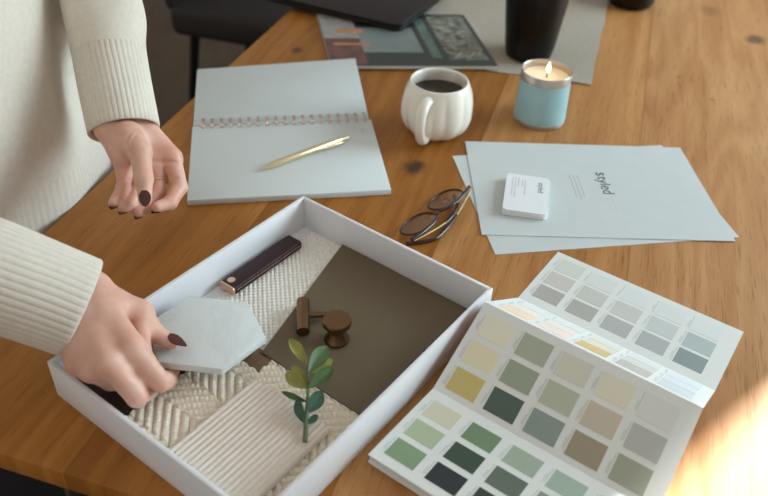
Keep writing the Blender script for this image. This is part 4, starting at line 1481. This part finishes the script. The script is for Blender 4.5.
V4, F4 = surface_nets(hair_fn, head - 0.30, head + 0.17, 0.008)
MB().add([Vector(map(float, v)) for v in V4], F4.tolist()).build('hair', M['hair'], person, True, 180)

# trousers and shoes
tr_ = MB()
for sg in (-1, 1):
    R_ = []
    for q in np.linspace(0, 1, 14):
        z = 0.02 + (-0.71 - 0.02) * q
        r = 0.090 - 0.038 * q
        c = bp_(0.0, sg * (0.085 + 0.002 * q), z)
        R_.append([V3d(c + UF * (r * math.cos(a)) + UV * (r * 0.95 * math.sin(a))) for a in np.linspace(0, 2 * PI, 28, endpoint=False)])
    tr_.rings(R_)
tr_.build('trousers', M['trousers'], person)
for sg in (-1, 1):
    R_ = []
    for x, w_, h_ in ((-0.075, 0.020, 0.045), (-0.06, 0.034, 0.07), (-0.02, 0.038, 0.075), (0.04, 0.040, 0.06), (0.10, 0.044, 0.045), (0.145, 0.036, 0.035), (0.165, 0.015, 0.02)):
        ring_ = []
        for a in np.linspace(0, 2 * PI, 20, endpoint=False):
            zz = max(0.0, math.sin(a)) * h_
            ring_.append(V3d(bp_(x, sg * 0.087 + w_ * math.cos(a), FZ + zz)))
        R_.append(ring_)
    MB().rings(R_).build('shoe', M['shoe'], person)

# sweater: torso and sleeves, with ribbed cuffs and hem
SWT = MB()
def torso_ring(z, n=150, grow=0.0):
    pts = []
    k = [(-0.13, 0.140, 0.250), (-0.06, 0.138, 0.252), (0.03, 0.138, 0.242), (0.10, 0.136, 0.216), (0.18, 0.132, 0.208), (0.34, 0.128, 0.190), (0.48, 0.130, 0.190), (0.57, 0.115, 0.195), (0.61, 0.085, 0.165), (0.645, 0.065, 0.075), (0.665, 0.062, 0.062)]
    zs = [x[0] for x in k]
    a_ = np.interp(z, zs, [x[1] for x in k]) + grow
    b_ = np.interp(z, zs, [x[2] for x in k]) + grow
    for i in range(n):
        ph = 2 * PI * i / n
        fold = 0.0 if z > 0.55 else (0.0045 * math.sin(7 * ph + 9 * z) + 0.003 * math.sin(13 * ph - 14 * z + 1.0) + 0.0025 * math.sin(4 * ph + 30 * z))
        pts.append(V3d(bp_((a_ + fold) * math.cos(ph), (b_ + fold) * math.sin(ph), z)))
    return pts
SWT.rings([torso_ring(z) for z in np.linspace(0.045, 0.665, 60)], False, False)
def sleeve_path(wr_, mid_, el_, sh_, n=8):
    return spline([wr_, mid_, el_, (np.array(el_) + np.array(sh_)) / 2 + UV * (0.01 if sh_[1] > 0.75 else -0.01), sh_], n)
def ring_at(P, i, r, nr, rib=0.0, ribn=44, wob=0.0, seed=0.0, ovo=1.0):
    t_ = np.array(P[min(i + 1, len(P) - 1)]) - np.array(P[max(i - 1, 0)])
    t_ = t_ / np.linalg.norm(t_)
    a = np.array([0, 0, 1.0]) - t_ * t_[2]
    a /= np.linalg.norm(a)
    b_ = np.cross(t_, a)
    out = []
    for k in range(nr):
        ph = 2 * PI * k / nr
        rr_ = r + (rib * (abs(math.cos(ribn / 2 * ph)) ** 0.45 - 0.6) if rib else 0) + wob * (math.sin(3 * ph + i * 0.5 + seed) + 0.6 * math.sin(5 * ph - i * 0.8 + seed))
        out.append(V3d(np.array(P[i]) + a * (rr_ * math.cos(ph)) + b_ * (rr_ * ovo * math.sin(ph))))
    return out
SLV = {}
cuffs = []
for side_, wr_, mid_, el_, sh_, r0 in (('L', (-0.2856, 0.7276, 0.1104), (-0.3125, 0.7964, 0.1754), elL, shL, 0.0375),
                                      ('R', (-0.2559, 0.4820, 0.0800), (-0.3300, 0.4755, 0.1240), elR, shR, 0.0435)):
    P = spline([wr_, mid_, el_, (np.array(el_) + np.array(sh_)) / 2 + UV * (0.012 if side_ == 'L' else -0.012), sh_], 16)
    n_ = len(P)
    # length along the path
    ln = [0.0]
    for a, b_ in zip(P, P[1:]):
        ln.append(ln[-1] + float(np.linalg.norm(np.array(b_) - np.array(a))))
    CL = 0.098
    kc_ = next(i for i, l in enumerate(ln) if l > CL)
    R_ = []
    for i in range(kc_ - 1, n_):
        q = (ln[i] - CL) / (ln[-1] - CL)
        r = r0 + 0.0014 + 0.020 * q ** 1.5 + 0.004 * math.exp(-((ln[i] - CL - 0.035) / 0.03) ** 2)
        R_.append(ring_at(P, i, r, 96, 0, 0, 0.0018 * min(1.0, max(0.0, (ln[i] - CL) / 0.05)), 1.0))
    SWT.rings(R_, False, True)
    cf = MB()
    RR_ = []
    for i in range(0, kc_ + 1):
        RR_.append(ring_at(P, i, r0 + 0.0015 * min(1, ln[i] / CL), 352, 0.0008, 44))
    inner_ = [ring_at(P, i, r0 - 0.0045 + 0.0015 * min(1, ln[i] / CL), 352) for i in range(kc_, -1, -1)]
    lip_ = ring_at(P, 0, r0 - 0.0015, 352, 0.0008, 44)
    t_ = np.array(P[0]) - np.array(P[1])
    t_ = t_ / np.linalg.norm(t_) * 0.0015
    lip_ = [p + V3d(t_) for p in lip_]
    cf.rings(inner_ + [lip_] + RR_, False, False)
    cuffs.append(cf)
for sh in (shL, shR):
    cs_ = []
    for q in np.linspace(-1, 1, 15):
        rr_ = 0.060 * math.sqrt(max(0.0004, 1 - q * q))
        cs_.append([V3d(sh + UZ * (-0.004 + 0.060 * q) + UF * (rr_ * math.cos(a)) + UV * (rr_ * math.sin(a))) for a in np.linspace(0, 2 * PI, 40, endpoint=False)])
    SWT.rings(cs_)
sw = SWT.build('sweater', M['sweater'], person, True, 180)
for cf in cuffs:
    cf.build('cuff', M['sweater'], sw, True, 80)
hem = MB()
HR_ = []
for z in np.linspace(-0.03, 0.05, 12):
    base_ = torso_ring(z, 900, -0.001)
    out = []
    for i, p in enumerate(base_):
        d_ = (p - V3d(bp_(0, 0, z))).normalized()
        out.append(p + d_ * (0.0007 * (abs(math.cos(2 * PI * i / 900 * 90)) ** 0.6 - 0.5)))
    HR_.append(out)
hem.rings(HR_, False, False)
hem.build('hem', M['sweater'], sw, True, 80)
